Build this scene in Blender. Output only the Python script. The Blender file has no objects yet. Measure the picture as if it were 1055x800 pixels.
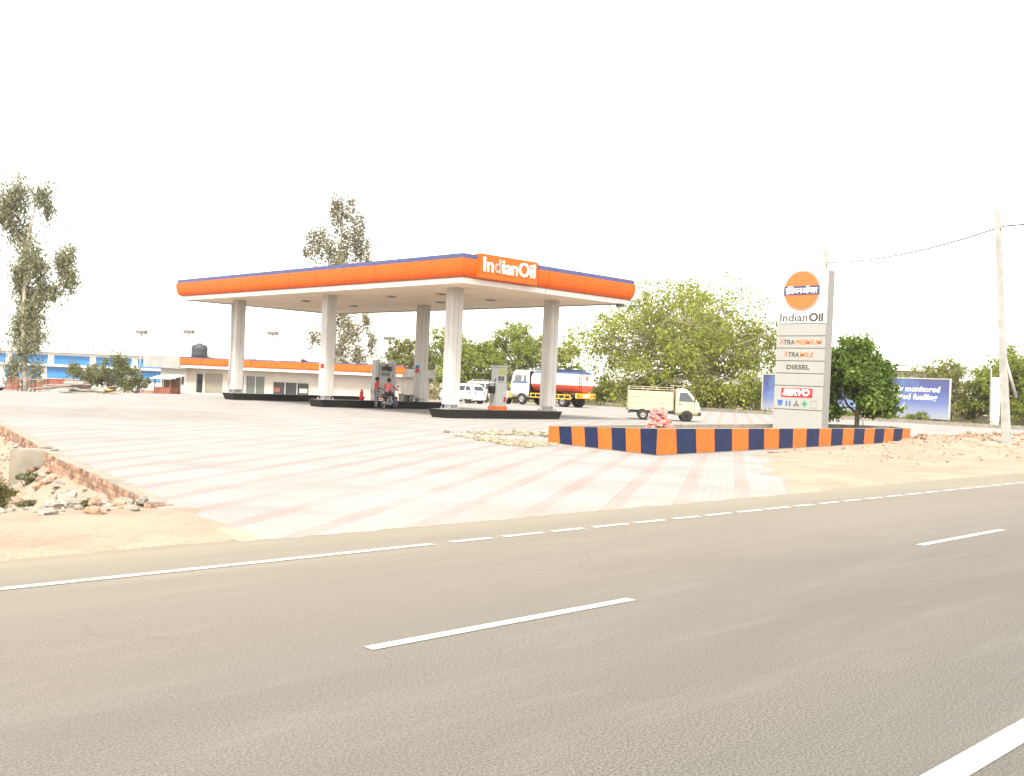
import bpy, bmesh, math, random
import numpy as np
from mathutils import Vector, Matrix
R = math.radians
random.seed(7)
rng = np.random.default_rng(7)
S = bpy.context.scene
COL = S.collection

# ------------------------------------------------------------------ camera
# world: X runs along the main road (to the right), Y away from the road, metres
AZ, PITCH, ROLL, CAMH = R(45.882), R(0.277), R(2.5), 1.7
F0 = Vector((math.cos(AZ), math.sin(AZ), 0)); R0 = Vector((math.sin(AZ), -math.cos(AZ), 0)); U0 = Vector((0, 0, 1))
Fw = F0 * math.cos(PITCH) - U0 * math.sin(PITCH); Uw = F0 * math.sin(PITCH) + U0 * math.cos(PITCH)
cx = R0 * math.cos(ROLL) + Uw * math.sin(ROLL); cy = -R0 * math.sin(ROLL) + Uw * math.cos(ROLL); cz = -Fw
cam_d = bpy.data.cameras.new('camera'); cam = bpy.data.objects.new('camera', cam_d); COL.objects.link(cam)
M = Matrix.Identity(4)
for i in range(3):
    M[i][0], M[i][1], M[i][2] = cx[i], cy[i], cz[i]
M[2][3] = CAMH
cam.matrix_world = M
cam_d.sensor_width = 36; cam_d.lens = 36 * 1032 / 1055; cam_d.clip_start = 0.1; cam_d.clip_end = 6000
S.camera = cam

# ------------------------------------------------------------------ light
SUN_EL, SUN_AZ = R(56), R(219)          # azimuth the sun stands at, measured from +X towards +Y
W = bpy.data.worlds.new('World'); S.world = W; W.use_nodes = True
nt = W.node_tree; nt.nodes.clear()
sky = nt.nodes.new('ShaderNodeTexSky'); sky.sky_type = 'NISHITA'; sky.sun_disc = False
sky.sun_elevation = SUN_EL; sky.sun_rotation = math.pi / 2 - SUN_AZ
sky.air_density = 1.0; sky.dust_density = 1.6; sky.ozone_density = 1.0
hs = nt.nodes.new('ShaderNodeHueSaturation'); hs.inputs['Saturation'].default_value = 0.25
wm = nt.nodes.new('ShaderNodeMixRGB'); wm.blend_type = 'MULTIPLY'; wm.inputs[0].default_value = 1; wm.inputs[2].default_value = (1, .965, .90, 1)
bg = nt.nodes.new('ShaderNodeBackground'); bg.inputs[1].default_value = 0.12
wo = nt.nodes.new('ShaderNodeOutputWorld')
nt.links.new(sky.outputs[0], hs.inputs['Color']); nt.links.new(hs.outputs[0], wm.inputs[1])
nt.links.new(wm.outputs[0], bg.inputs[0]); nt.links.new(bg.outputs[0], wo.inputs[0])
sl = bpy.data.lights.new('sun', 'SUN'); sl.energy = 1.5; sl.angle = R(12); sl.color = (1, .95, .86)
so = bpy.data.objects.new('sun', sl); COL.objects.link(so)
sd = Vector((math.cos(SUN_EL) * math.cos(SUN_AZ), math.cos(SUN_EL) * math.sin(SUN_AZ), math.sin(SUN_EL)))
so.rotation_euler = sd.to_track_quat('Z', 'Y').to_euler()
so.location = sd * 200
S.view_settings.view_transform = 'Standard'; S.view_settings.look = 'None'
S.view_settings.exposure = 2.3; S.view_settings.gamma = 1
S.render.engine = 'CYCLES'
S.cycles.max_bounces = 8; S.cycles.diffuse_bounces = 5; S.cycles.transparent_max_bounces = 8

# ------------------------------------------------------------------ helpers
def zf(y):
    "height of the terrain: flat up to the canopy, then falling gently away"
    t = y - 56
    if t <= 0: return 0.0
    s = t * t / 8 if t < 4 else t - 2
    return max(-0.0235 * s, -4.5)

def mat(name, base, rough=.8, var=.0, scale=4., metal=0., var2=None, bump=0., bscale=60., spec=.3, emit=None, transl=0., island=0., detail=4.):
    m = bpy.data.materials.new(name); m.use_nodes = True
    t = m.node_tree; N = t.nodes; L = t.links
    b = N['Principled BSDF']; out = N['Material Output']
    b.inputs['Roughness'].default_value = rough; b.inputs['Metallic'].default_value = metal
    b.inputs['Specular IOR Level'].default_value = spec
    c = (*base, 1)
    b.inputs['Base Color'].default_value = c
    last = None
    tc = N.new('ShaderNodeTexCoord')
    if var or var2:
        n = N.new('ShaderNodeTexNoise'); n.inputs['Scale'].default_value = scale; n.inputs['Detail'].default_value = detail
        L.new(tc.outputs['Object'], n.inputs['Vector'])
        r = N.new('ShaderNodeValToRGB')
        r.color_ramp.elements[0].position = .32; r.color_ramp.elements[1].position = .68
        lo = tuple(x * (1 - var) for x in base) if not var2 else var2
        hi = tuple(min(1, x * (1 + var)) for x in base)
        r.color_ramp.elements[0].color = (*lo, 1); r.color_ramp.elements[1].color = (*hi, 1)
        L.new(n.outputs['Fac'], r.inputs['Fac']); last = r.outputs['Color']
    if island:
        g = N.new('ShaderNodeNewGeometry')
        mr = N.new('ShaderNodeMapRange'); mr.inputs['To Min'].default_value = 1 - island; mr.inputs['To Max'].default_value = 1 + island
        L.new(g.outputs['Random Per Island'], mr.inputs['Value'])
        mx = N.new('ShaderNodeMixRGB'); mx.blend_type = 'MULTIPLY'; mx.inputs[0].default_value = 1
        if last: L.new(last, mx.inputs[1])
        else: mx.inputs[1].default_value = c
        L.new(mr.outputs[0], mx.inputs[2]); last = mx.outputs[0]
    if last: L.new(last, b.inputs['Base Color'])
    if bump:
        n2 = N.new('ShaderNodeTexNoise'); n2.inputs['Scale'].default_value = bscale; n2.inputs['Detail'].default_value = 3
        L.new(tc.outputs['Object'], n2.inputs['Vector'])
        bp = N.new('ShaderNodeBump'); bp.inputs['Strength'].default_value = bump; bp.inputs['Distance'].default_value = .02
        L.new(n2.outputs['Fac'], bp.inputs['Height']); L.new(bp.outputs[0], b.inputs['Normal'])
    if emit:
        b.inputs['Emission Color'].default_value = (*emit[:3], 1); b.inputs['Emission Strength'].default_value = emit[3]
    if transl:
        tr = N.new('ShaderNodeBsdfTranslucent'); ms = N.new('ShaderNodeMixShader'); ms.inputs[0].default_value = transl
        if last: L.new(last, tr.inputs['Color'])
        else: tr.inputs['Color'].default_value = c
        L.new(b.outputs[0], ms.inputs[1]); L.new(tr.outputs[0], ms.inputs[2]); L.new(ms.outputs[0], out.inputs[0])
    return m

class MB:
    "collects geometry for ONE mesh object"
    def __init__(s): s.v = []; s.f = []; s.mi = []; s.m = 0; s.sm = []
    def add(s, vs, fs, smooth=False):
        o = len(s.v); s.v += [tuple(v) for v in vs]
        for f in fs: s.f.append(tuple(i + o for i in f)); s.mi.append(s.m); s.sm.append(smooth)
        return s
    def box(s, x0, x1, y0, y1, z0, z1, tf=None, taper=None):
        vs = [(x0, y0, z0), (x1, y0, z0), (x1, y1, z0), (x0, y1, z0), (x0, y0, z1), (x1, y0, z1), (x1, y1, z1), (x0, y1, z1)]
        if taper:
            a, b = (x0 + x1) / 2, (y0 + y1) / 2
            vs = vs[:4] + [(a + (x - a) * taper, b + (y - b) * taper, z) for x, y, z in vs[4:]]
        if tf: vs = [tf @ Vector(v) for v in vs]
        return s.add(vs, [(3, 2, 1, 0), (4, 5, 6, 7), (0, 1, 5, 4), (1, 2, 6, 5), (2, 3, 7, 6), (3, 0, 4, 7)])
    def bbox(s, x0, x1, y0, y1, z0, z1, r=.02, tf=None):
        "box with chamfered edges"
        vs = []
        xs, ys, zs = (x0, x1), (y0, y1), (z0, z1)
        bm = bmesh.new(); bmesh.ops.create_cube(bm, size=1)
        for v in bm.verts: v.co = Vector(((x0 + x1) / 2 + v.co.x * (x1 - x0), (y0 + y1) / 2 + v.co.y * (y1 - y0), (z0 + z1) / 2 + v.co.z * (z1 - z0)))
        bmesh.ops.bevel(bm, geom=bm.edges[:], offset=r, segments=2, affect='EDGES')
        bm.verts.index_update()
        vs = [tf @ v.co if tf else v.co.copy() for v in bm.verts]; fs = [[v.index for v in f.verts] for f in bm.faces]; bm.free()
        return s.add(vs, fs)
    def tube(s, pts, rad, n=8, cap=True, smooth=True):
        pts = [Vector(p) for p in pts]
        rads = [rad] * len(pts) if not hasattr(rad, '__len__') else rad
        vs = []; fs = []
        t0 = (pts[1] - pts[0]).normalized()
        ref = Vector((0, 0, 1)) if abs(t0.z) < .9 else Vector((1, 0, 0))
        for i, p in enumerate(pts):
            t = (pts[min(i + 1, len(pts) - 1)] - pts[max(i - 1, 0)])
            t = t.normalized() if t.length > 1e-9 else t0
            a = ref - t * ref.dot(t)
            if a.length < 1e-5: a = t.orthogonal()
            a.normalize(); b = t.cross(a); ref = a
            for k in range(n):
                q = 2 * math.pi * k / n
                vs.append(p + (a * math.cos(q) + b * math.sin(q)) * rads[i])
        for i in range(len(pts) - 1):
            for k in range(n):
                fs.append((i * n + k, i * n + (k + 1) % n, (i + 1) * n + (k + 1) % n, (i + 1) * n + k))
        s.add(vs, fs, smooth)
        if cap:
            o = len(s.v) - len(vs)
            s.f.append(tuple(o + k for k in range(n - 1, -1, -1))); s.mi.append(s.m); s.sm.append(False)
            s.f.append(tuple(o + (len(pts) - 1) * n + k for k in range(n))); s.mi.append(s.m); s.sm.append(False)
        return s
    def lathe(s, prof, c=(0, 0, 0), axis='z', n=16, smooth=True, cap=True):
        vs = []; fs = []; c = Vector(c)
        for r_, h in prof:
            for k in range(n):
                q = 2 * math.pi * k / n; a, b = r_ * math.cos(q), r_ * math.sin(q)
                v = (a, b, h) if axis == 'z' else ((a, h, b) if axis == 'y' else (h, a, b))
                vs.append(Vector(v) + c)
        for i in range(len(prof) - 1):
            for k in range(n):
                fs.append((i * n + k, i * n + (k + 1) % n, (i + 1) * n + (k + 1) % n, (i + 1) * n + k))
        s.add(vs, fs, smooth)
        o = len(s.v) - len(vs)
        for e, rev in ((0, True), (len(prof) - 1, False)):
            if cap and prof[e][0] > 1e-4:
                ids = [o + e * n + k for k in range(n)]
                s.f.append(tuple(ids[::-1] if rev else ids)); s.mi.append(s.m); s.sm.append(False)
        return s
    def prism(s, poly, z0, z1, tf=None):
        "vertical extrusion of an xy polygon"
        n = len(poly)
        vs = [(x, y, z0) for x, y in poly] + [(x, y, z1) for x, y in poly]
        if tf: vs = [tf @ Vector(v) for v in vs]
        fs = [tuple(range(n - 1, -1, -1)), tuple(range(n, 2 * n))] + [(i, (i + 1) % n, n + (i + 1) % n, n + i) for i in range(n)]
        return s.add(vs, fs)
    def loft(s, loops, smooth=True, cap=True):
        n = len(loops[0]); vs = [v for l in loops for v in l]; fs = []
        for i in range(len(loops) - 1):
            for k in range(n):
                fs.append((i * n + k, i * n + (k + 1) % n, (i + 1) * n + (k + 1) % n, (i + 1) * n + k))
        s.add(vs, fs, smooth)
        if cap:
            o = len(s.v) - len(vs)
            s.f.append(tuple(o + k for k in range(n - 1, -1, -1))); s.mi.append(s.m); s.sm.append(False)
            s.f.append(tuple(o + (len(loops) - 1) * n + k for k in range(n))); s.mi.append(s.m); s.sm.append(False)
        return s
    def build(s, name, mats, parent=None, tf=None):
        me = bpy.data.meshes.new(name)
        v = [tf @ Vector(p) for p in s.v] if tf else s.v
        me.from_pydata([tuple(p) for p in v], [], s.f)
        if not isinstance(mats, (list, tuple)): mats = [mats]
        for m in mats: me.materials.append(m)
        me.polygons.foreach_set('material_index', s.mi)
        me.polygons.foreach_set('use_smooth', s.sm)
        me.update()
        o = bpy.data.objects.new(name, me); COL.objects.link(o)
        if parent: o.parent = parent
        return o

def tag(o, label=None, cat=None, group=None, kind=None):
    if label: o['label'] = label
    if cat: o['category'] = cat
    if group: o['group'] = group
    if kind: o['kind'] = kind
    return o
def thing(name, label, cat, loc=(0, 0, 0), rz=0., group=None):
    o = bpy.data.objects.new(name, None); COL.objects.link(o); o.empty_display_size = .2
    o.location = loc; o.rotation_euler = (0, 0, rz)
    return tag(o, label, cat, group)
def copy_tree(o, parent=None):
    c = o.copy(); COL.objects.link(c)
    if parent: c.parent = parent
    for ch in list(o.children): copy_tree(ch, c)
    return c
def text(name, s, size, m, parent, tf, extrude=.01, bold=0., width=None, shear=0., align='CENTER', spacing=1.):
    cu = bpy.data.curves.new(name, 'FONT'); cu.body = s; cu.size = size; cu.extrude = extrude; cu.offset = bold
    cu.align_x = align; cu.align_y = 'CENTER'; cu.shear = shear; cu.space_character = spacing; cu.resolution_u = 3
    tmp = bpy.data.objects.new(name, cu); COL.objects.link(tmp)
    dg = bpy.context.evaluated_depsgraph_get(); dg.update()
    me = bpy.data.meshes.new_from_object(tmp.evaluated_get(dg)); bpy.data.objects.remove(tmp)
    if width and len(me.vertices):
        xs = [v.co.x for v in me.vertices]; k = width / (max(xs) - min(xs)); mid = (max(xs) + min(xs)) / 2
        for v in me.vertices: v.co.x = (v.co.x - mid) * k
    me.transform(tf); me.materials.clear(); me.materials.append(m); me.name = name
    o = bpy.data.objects.new(name, me); COL.objects.link(o); o.parent = parent
    return o
def face_tf(origin, right, up):
    "matrix laying a text/board plane: local x = right, y = up, z = normal"
    r = Vector(right).normalized(); u = Vector(up).normalized(); n = r.cross(u)
    m = Matrix.Identity(4)
    for i in range(3): m[i][0], m[i][1], m[i][2], m[i][3] = r[i], u[i], n[i], origin[i]
    return m
# ------------------------------------------------------------------ materials
M_ = {}
def simple(n, c, r=.6, **k): M_[n] = mat(n, c, r, **k); return M_[n]
simple('white_paint', (.62, .60, .56), .5, var=.05, scale=2)
simple('cladding', (.46, .435, .40), .45, var=.06, scale=1.2)
simple('soffit', (.80, .63, .47), .6, var=.05, scale=.6)
simple('orange', (.60, .094, .009), .5, spec=.2, var=.05, scale=1.0)
simple('orange_wall', (.40, .112, .014), .75, var=.10, scale=3.0)
simple('navy', (.035, .045, .12), .5, var=.08, scale=2)
simple('navy_wall', (.007, .013, .05), .75, var=.2, scale=3)
simple('fascia_navy', (.05, .055, .13), .5, var=.1, scale=2)
simple('black_paint', (.012, .010, .009), .55, var=.3, scale=4)
simple('dark_gap', (.03, .028, .025), .8)
simple('steel_dark', (.07, .065, .06), .5, metal=.3)
simple('steel', (.33, .32, .31), .35, metal=.5)
simple('light_grey', (.36, .36, .34), .5, var=.05)
simple('grey_board', (.285, .28, .255), .45, var=.03, scale=1.5)
simple('concrete', (.21, .185, .145), .9, var=.18, scale=3, bump=.4, bscale=30)
simple('concrete_dark', (.15, .14, .12), .9, var=.25, scale=3, bump=.4, bscale=30)
simple('pole_concrete', (.31, .30, .275), .9, var=.15, scale=2.5, bump=.3)
simple('glass_dark', (.03, .032, .034), .08, spec=.6)
simple('glass_grey', (.10, .10, .095), .1, spec=.6)
simple('rubber', (.028, .025, .022), .85)
simple('rim', (.26, .245, .22), .5)
simple('car_white', (.58, .57, .55), .25, spec=.5)
simple('display_yellow', (.34, .33, .12), .2)  # the pane's own yellow green, not emissive
simple('red', (.45, .02, .02), .4)
simple('red_dark', (.22, .015, .012), .3)
simple('amber', (.7, .25, .02), .3)
simple('lamp_glass', (.6, .6, .58), .1, spec=.6)
simple('truck_beige', (.43, .38, .25), .45, var=.06, scale=3)
simple('yellow', (.62, .36, .03), .5, var=.1)
simple('blue_paint', (.03, .10, .30), .45, var=.1)
simple('letter_white', (.75, .74, .72), .5)
simple('letter_dark', (.06, .055, .055), .5)
simple('letter_orange', (.68, .13, .03), .5)
simple('letter_grey', (.27, .25, .22), .6)
simple('blue_panel', (.035, .16, .38), .5, var=.08, scale=.8)
simple('red_wall', (.21, .075, .05), .9, var=.2, scale=2)
simple('wall_cream', (.46, .42, .36), .85, var=.08, scale=1.0)
simple('wall_pink', (.42, .355, .30), .85, var=.08, scale=1.0)
simple('parapet_grey', (.27, .26, .235), .9, var=.12, scale=1.0)
simple('shutter', (.23, .205, .16), .7, var=.1, scale=4)
simple('hoarding_back', (.35, .34, .32), .6)
simple('casing', (.20, .195, .18), .5, var=.05)  # totem's shaded side is put into this grey; also a plain wall grey
simple('stone', (.225, .20, .165), .9, var=.25, scale=5, bump=.5, bscale=25, island=.25)
simple('brick_rubble', (.27, .165, .11), .95, var=.35, scale=7, bump=.5, bscale=25, island=.35)
simple('pink_brick', (.42, .19, .165), .95, var=.2, scale=9, island=.45)
simple('tarp', (.21, .195, .17), .8, var=.2, scale=1.5)
simple('wood', (.20, .12, .06), .8, var=.3, scale=3)
simple('bark', (.13, .105, .075), .95, var=.35, scale=5, bump=.5, bscale=18)
simple('bark_grey', (.25, .21, .155), .95, var=.3, scale=4, bump=.4, bscale=18)
simple('bark_pale', (.36, .31, .24), .9, var=.3, scale=2.5, bump=.3, bscale=12)
simple('skin', (.20, .095, .055), .6)
simple('hair', (.012, .010, .009), .7)
simple('cloth_red', (.42, .035, .04), .9, var=.15, scale=9)
simple('cloth_coral', (.50, .13, .12), .9, var=.15, scale=9)
simple('cloth_dark', (.045, .05, .07), .9, var=.25, scale=9)
simple('cloth_grey', (.14, .14, .15), .9, var=.25, scale=9)
simple('tank_steel', (.05, .05, .055), .5)
LEAF = {
 'olive': mat('leaf_olive', (.235, .235, .13), .6, var=.2, scale=.5, island=.35, transl=.5),
 'olive2': mat('leaf_gold_olive', (.225, .20, .095), .6, var=.2, scale=.5, island=.35, transl=.5),
 'bright': mat('leaf_bright', (.25, .275, .045), .6, var=.2, scale=.35, island=.35, transl=.5),
 'mid': mat('leaf_mid', (.22, .25, .042), .6, var=.2, scale=.4, island=.35, transl=.5),
 'yellow': mat('leaf_yellow', (.215, .22, .06), .6, var=.15, scale=.4, island=.3, transl=.5),
 'deep': mat('leaf_deep', (.125, .185, .032), .5, var=.3, scale=1.2, island=.45, transl=.5),
 'dark': mat('leaf_dark', (.165, .168, .06), .6, var=.2, scale=.5, island=.35, transl=.5),
 'dry': mat('leaf_dry', (.17, .155, .06), .8, var=.35, scale=2, island=.35, transl=.5),
}

# ---- ground materials
def ground_mat(name, build):
    m = bpy.data.materials.new(name); m.use_nodes = True
    t = m.node_tree; b = t.nodes['Principled BSDF']; b.inputs['Specular IOR Level'].default_value = .15; b.inputs['Roughness'].default_value = .9
    N, L = t.nodes, t.links
    tc = N.new('ShaderNodeTexCoord'); pos = tc.outputs['Object']
    def noise(scale, detail=4, stretch=None, vec=None, rough=.5):
        n = N.new('ShaderNodeTexNoise'); n.inputs['Scale'].default_value = scale; n.inputs['Detail'].default_value = detail; n.inputs['Roughness'].default_value = rough
        v = vec or pos
        if stretch:
            mp = N.new('ShaderNodeMapping'); mp.inputs['Scale'].default_value = stretch; L.new(v, mp.inputs['Vector']); v = mp.outputs[0]
        L.new(v, n.inputs['Vector']); return n.outputs['Fac']
    def ramp(f, p0, p1, c0=(0, 0, 0), c1=(1, 1, 1)):
        r = N.new('ShaderNodeValToRGB'); e = r.color_ramp.elements
        e[0].position, e[1].position = p0, p1; e[0].color = (*c0, 1); e[1].color = (*c1, 1); L.new(f, r.inputs['Fac']); return r.outputs['Color']
    def mix(f, a, b_, mode='MIX'):
        x = N.new('ShaderNodeMixRGB'); x.blend_type = mode
        for i, v in ((0, f), (1, a), (2, b_)):
            if isinstance(v, (int, float)): x.inputs[i].default_value = v
            elif isinstance(v, tuple): x.inputs[i].default_value = (*v, 1)
            else: L.new(v, x.inputs[i])
        return x.outputs[0]
    def mth(op, a, b_=None, c=None):
        x = N.new('ShaderNodeMath'); x.operation = op
        for i, v in enumerate((a, b_, c)):
            if v is None: continue
            if isinstance(v, (int, float)): x.inputs[i].default_value = v
            else: L.new(v, x.inputs[i])
        return x.outputs[0]
    sp = N.new('ShaderNodeSeparateXYZ'); L.new(pos, sp.inputs[0])
    def bump(h, st, dist=.01):
        bp = N.new('ShaderNodeBump'); bp.inputs['Strength'].default_value = st; bp.inputs['Distance'].default_value = dist
        L.new(h, bp.inputs['Height']); L.new(bp.outputs[0], b.inputs['Normal'])
    col = build(noise, ramp, mix, mth, sp.outputs[0], sp.outputs[1], bump, N, L, pos)
    L.new(col, b.inputs['Base Color'])
    return m

def _asphalt(noise, ramp, mix, mth, x, y, bump, N, L, pos):
    base = mix(ramp(noise(.35, 5, (.25, 1, 1)), .3, .7), (.096, .0885, .0795), (.118, .109, .098))
    speck = noise(70, 3, None, None, .8)
    base = mix(1, base, ramp(speck, .34, .66, (.42, .41, .40), (1.62, 1.60, 1.57)), 'MULTIPLY')
    chip = ramp(noise(120, 2, None, None, .6), .66, .74)
    base = mix(mth('MULTIPLY', chip, .5), base, (.24, .225, .20))
    dark = ramp(noise(38, 4), .60, .72)
    base = mix(mth('MULTIPLY', dark, .35), base, (.05, .046, .04))
    # polished wheel paths along the lanes
    wp = mth('ABSOLUTE', mth('SINE', mth('MULTIPLY', mth('ADD', y, noise(.2, 2, (.3, 1, 1))), 1.9)))
    base = mix(mth('MULTIPLY', wp, .22), base, (.105, .10, .088))
    base = mix(mth('MULTIPLY', ramp(noise(.55, 6, (.3, 1.1, 1), None, .6), .46, .62), .35), base, (.075, .069, .06))
    base = mix(mth('MULTIPLY', ramp(noise(2.3, 5, (.15, 1.2, 1), None, .65), .52, .66), .3), base, (.155, .145, .125))
    # dust blown on from the verges, streaked by wheels
    d = mth('ADD', y, mth('MULTIPLY', noise(.9, 6, (.35, 1.3, 1)), 1.9))
    dust = ramp(mth('MULTIPLY', mth('SUBTRACT', d, 8.7), .55), .05, .9)
    sand = mix(noise(20, 4), (.20, .17, .125), (.25, .215, .16))
    base = mix(mth('MULTIPLY', dust, .65), base, sand)
    base = mix(ramp(mth('MULTIPLY', y, .1), .25, .75), base, mix(.42, base, sand))
    st = mth('MULTIPLY', ramp(noise(1.1, 6, (.10, 1.6, 1)), .56, .70), ramp(mth('MULTIPLY', y, .1), .45, .85))
    base = mix(mth('MULTIPLY', st, .38), base, sand)
    # cracks
    v = N.new('ShaderNodeTexVoronoi'); v.feature = 'DISTANCE_TO_EDGE'; v.inputs['Scale'].default_value = .42
    wv = N.new('ShaderNodeTexNoise'); wv.inputs['Scale'].default_value = 1.3; wv.inputs['Detail'].default_value = 6; L.new(pos, wv.inputs['Vector'])
    ad = N.new('ShaderNodeVectorMath'); ad.operation = 'MULTIPLY_ADD'; ad.inputs[1].default_value = (1.3, 1.3, 0); L.new(wv.outputs['Color'], ad.inputs[0]); L.new(pos, ad.inputs[2])
    L.new(ad.outputs[0], v.inputs['Vector'])
    cr = mth('MULTIPLY', ramp(v.outputs['Distance'], .002, .007, (1, 1, 1), (0, 0, 0)), ramp(noise(.5, 3), .52, .62))
    base = mix(mth('MULTIPLY', cr, .16), base, (.06, .055, .05))
    bump(noise(130, 2, None, None, .7), .28, .006)
    return base
def _paver(noise, ramp, mix, mth, x, y, bump, N, L, pos):
    mp = N.new('ShaderNodeMapping'); mp.inputs['Rotation'].default_value = (0, 0, R(-33.5)); L.new(pos, mp.inputs['Vector'])
    br = N.new('ShaderNodeTexBrick'); br.inputs['Scale'].default_value = 1; br.inputs['Brick Width'].default_value = .24; br.inputs['Row Height'].default_value = .13
    br.inputs['Mortar Size'].default_value = .006; br.inputs['Color1'].default_value = (1, 1, 1, 1); br.inputs['Color2'].default_value = (.95, .95, .95, 1); br.inputs['Mortar'].default_value = (.86, .85, .83, 1)
    L.new(mp.outputs[0], br.inputs['Vector'])
    s = mth('SUBTRACT', mth('MULTIPLY', x, math.sin(R(33.5))), mth('MULTIPLY', y, math.cos(R(33.5))))
    # every seventh course or so is laid in red blocks
    sw = mth('ADD', s, mth('MULTIPLY', noise(6, 2), .05))
    fr = mth('FRACT', mth('MULTIPLY', mth('ADD', sw, 104.044), 1 / .922))
    st = mth('LESS_THAN', fr, .28)
    worn = ramp(noise(.28, 5), .30, .62)
    grey = mix(ramp(noise(.5, 6), .3, .7), (.205, .199, .184), (.26, .255, .241))
    red = mix(noise(7, 3), (.225, .150, .130), (.26, .178, .155))
    c = mix(mth('MULTIPLY', st, mth('ADD', .16, mth('MULTIPLY', worn, .54))), grey, red)
    c = mix(1, c, br.outputs['Color'], 'MULTIPLY')
    # fine gravel and dirt swept into patches
    dx = mth('MULTIPLY', mth('SUBTRACT', x, 15), .13); dy = mth('MULTIPLY', mth('SUBTRACT', y, 35.5), .125)
    e = mth('ADD', mth('ADD', mth('MULTIPLY', dx, dx), mth('MULTIPLY', dy, dy)), mth('MULTIPLY', noise(.45, 5), .9))
    patch = ramp(e, .6, 1.5, (1, 1, 1), (0, 0, 0))
    grav = mix(noise(9, 5), (.135, .125, .095), (.205, .19, .15))
    c = mix(mth('MULTIPLY', mth('MULTIPLY', patch, ramp(noise(1.7, 6, None, None, .65), .3, .62)), .75), c, grav)
    stain = mth('MULTIPLY', ramp(noise(.55, 6, (.5, 1.6, 1)), .60, .72), .45)
    c = mix(stain, c, (.17, .155, .125))
    # sand drifting over the edge by the road
    d = mth('ADD', y, mth('MULTIPLY', noise(.8, 6, (.6, 1, 1)), 2.2))
    sd_ = ramp(mth('MULTIPLY', mth('SUBTRACT', d, 9.6), .6), .15, .95, (1, 1, 1), (0, 0, 0))
    c = mix(mth('MULTIPLY', sd_, .35), c, mix(noise(20, 4), (.215, .185, .135), (.26, .225, .165)))
    dl = mth('ADD', mth('MULTIPLY', mth('SUBTRACT', x, 4.55), .9), mth('MAXIMUM', mth('MULTIPLY', mth('SUBTRACT', y, 11.5), .9), 0))
    dr = mth('SUBTRACT', mth('ADD', mth('MULTIPLY', mth('SUBTRACT', y, 9.05), 1.42), 17.3), x)
    dd = mth('ADD', mth('MINIMUM', dl, mth('MULTIPLY', mth('ADD', dr, mth('MAXIMUM', mth('MULTIPLY', mth('SUBTRACT', y, 15.6), 9), 0)), .6)), mth('MULTIPLY', noise(1.3, 6, None, None, .65), -1.3))
    c = mix(mth('MULTIPLY', ramp(dd, -.7, .15, (1, 1, 1), (0, 0, 0)), .9), c, mix(ramp(noise(.5, 6), .35, .65), (.232, .19, .14), (.27, .228, .172)))
    bump(noise(40, 3), .25, .006)
    return c
def _sand(noise, ramp, mix, mth, x, y, bump, N, L, pos):
    c = mix(ramp(noise(.5, 6), .35, .65), (.235, .19, .138), (.275, .23, .172))
    c = mix(mth('MULTIPLY', ramp(noise(1.1, 6, None, None, .6), .5, .62), .55), c, (.235, .155, .105))
    c = mix(mth('MULTIPLY', ramp(noise(14, 5, None, None, .7), .55, .68), .4), c, (.14, .10, .065))
    c = mix(mth('MULTIPLY', ramp(noise(30, 3), .58, .68), .35), c, (.38, .33, .25))
    far = ramp(mth('MULTIPLY', mth('SUBTRACT', x, 72), .2), 0, 1)
    c = mix(mth('MULTIPLY', far, .7), c, mix(noise(.7, 5), (.17, .14, .065), (.26, .215, .12)))
    bump(noise(18, 6, None, None, .65), .9, .03)
    return c
def _paint(noise, ramp, mix, mth, x, y, bump, N, L, pos):
    c = mix(ramp(noise(14, 5, None, None, .7), .30, .48), (.17, .155, .13), (.36, .35, .325))
    return mix(mth('MULTIPLY', noise(2, 4), .35), c, (.30, .285, .25))
MA, MP, MS, MPT = ground_mat('asphalt', _asphalt), ground_mat('paver', _paver), ground_mat('sand', _sand), ground_mat('road_paint', _paint)

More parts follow.
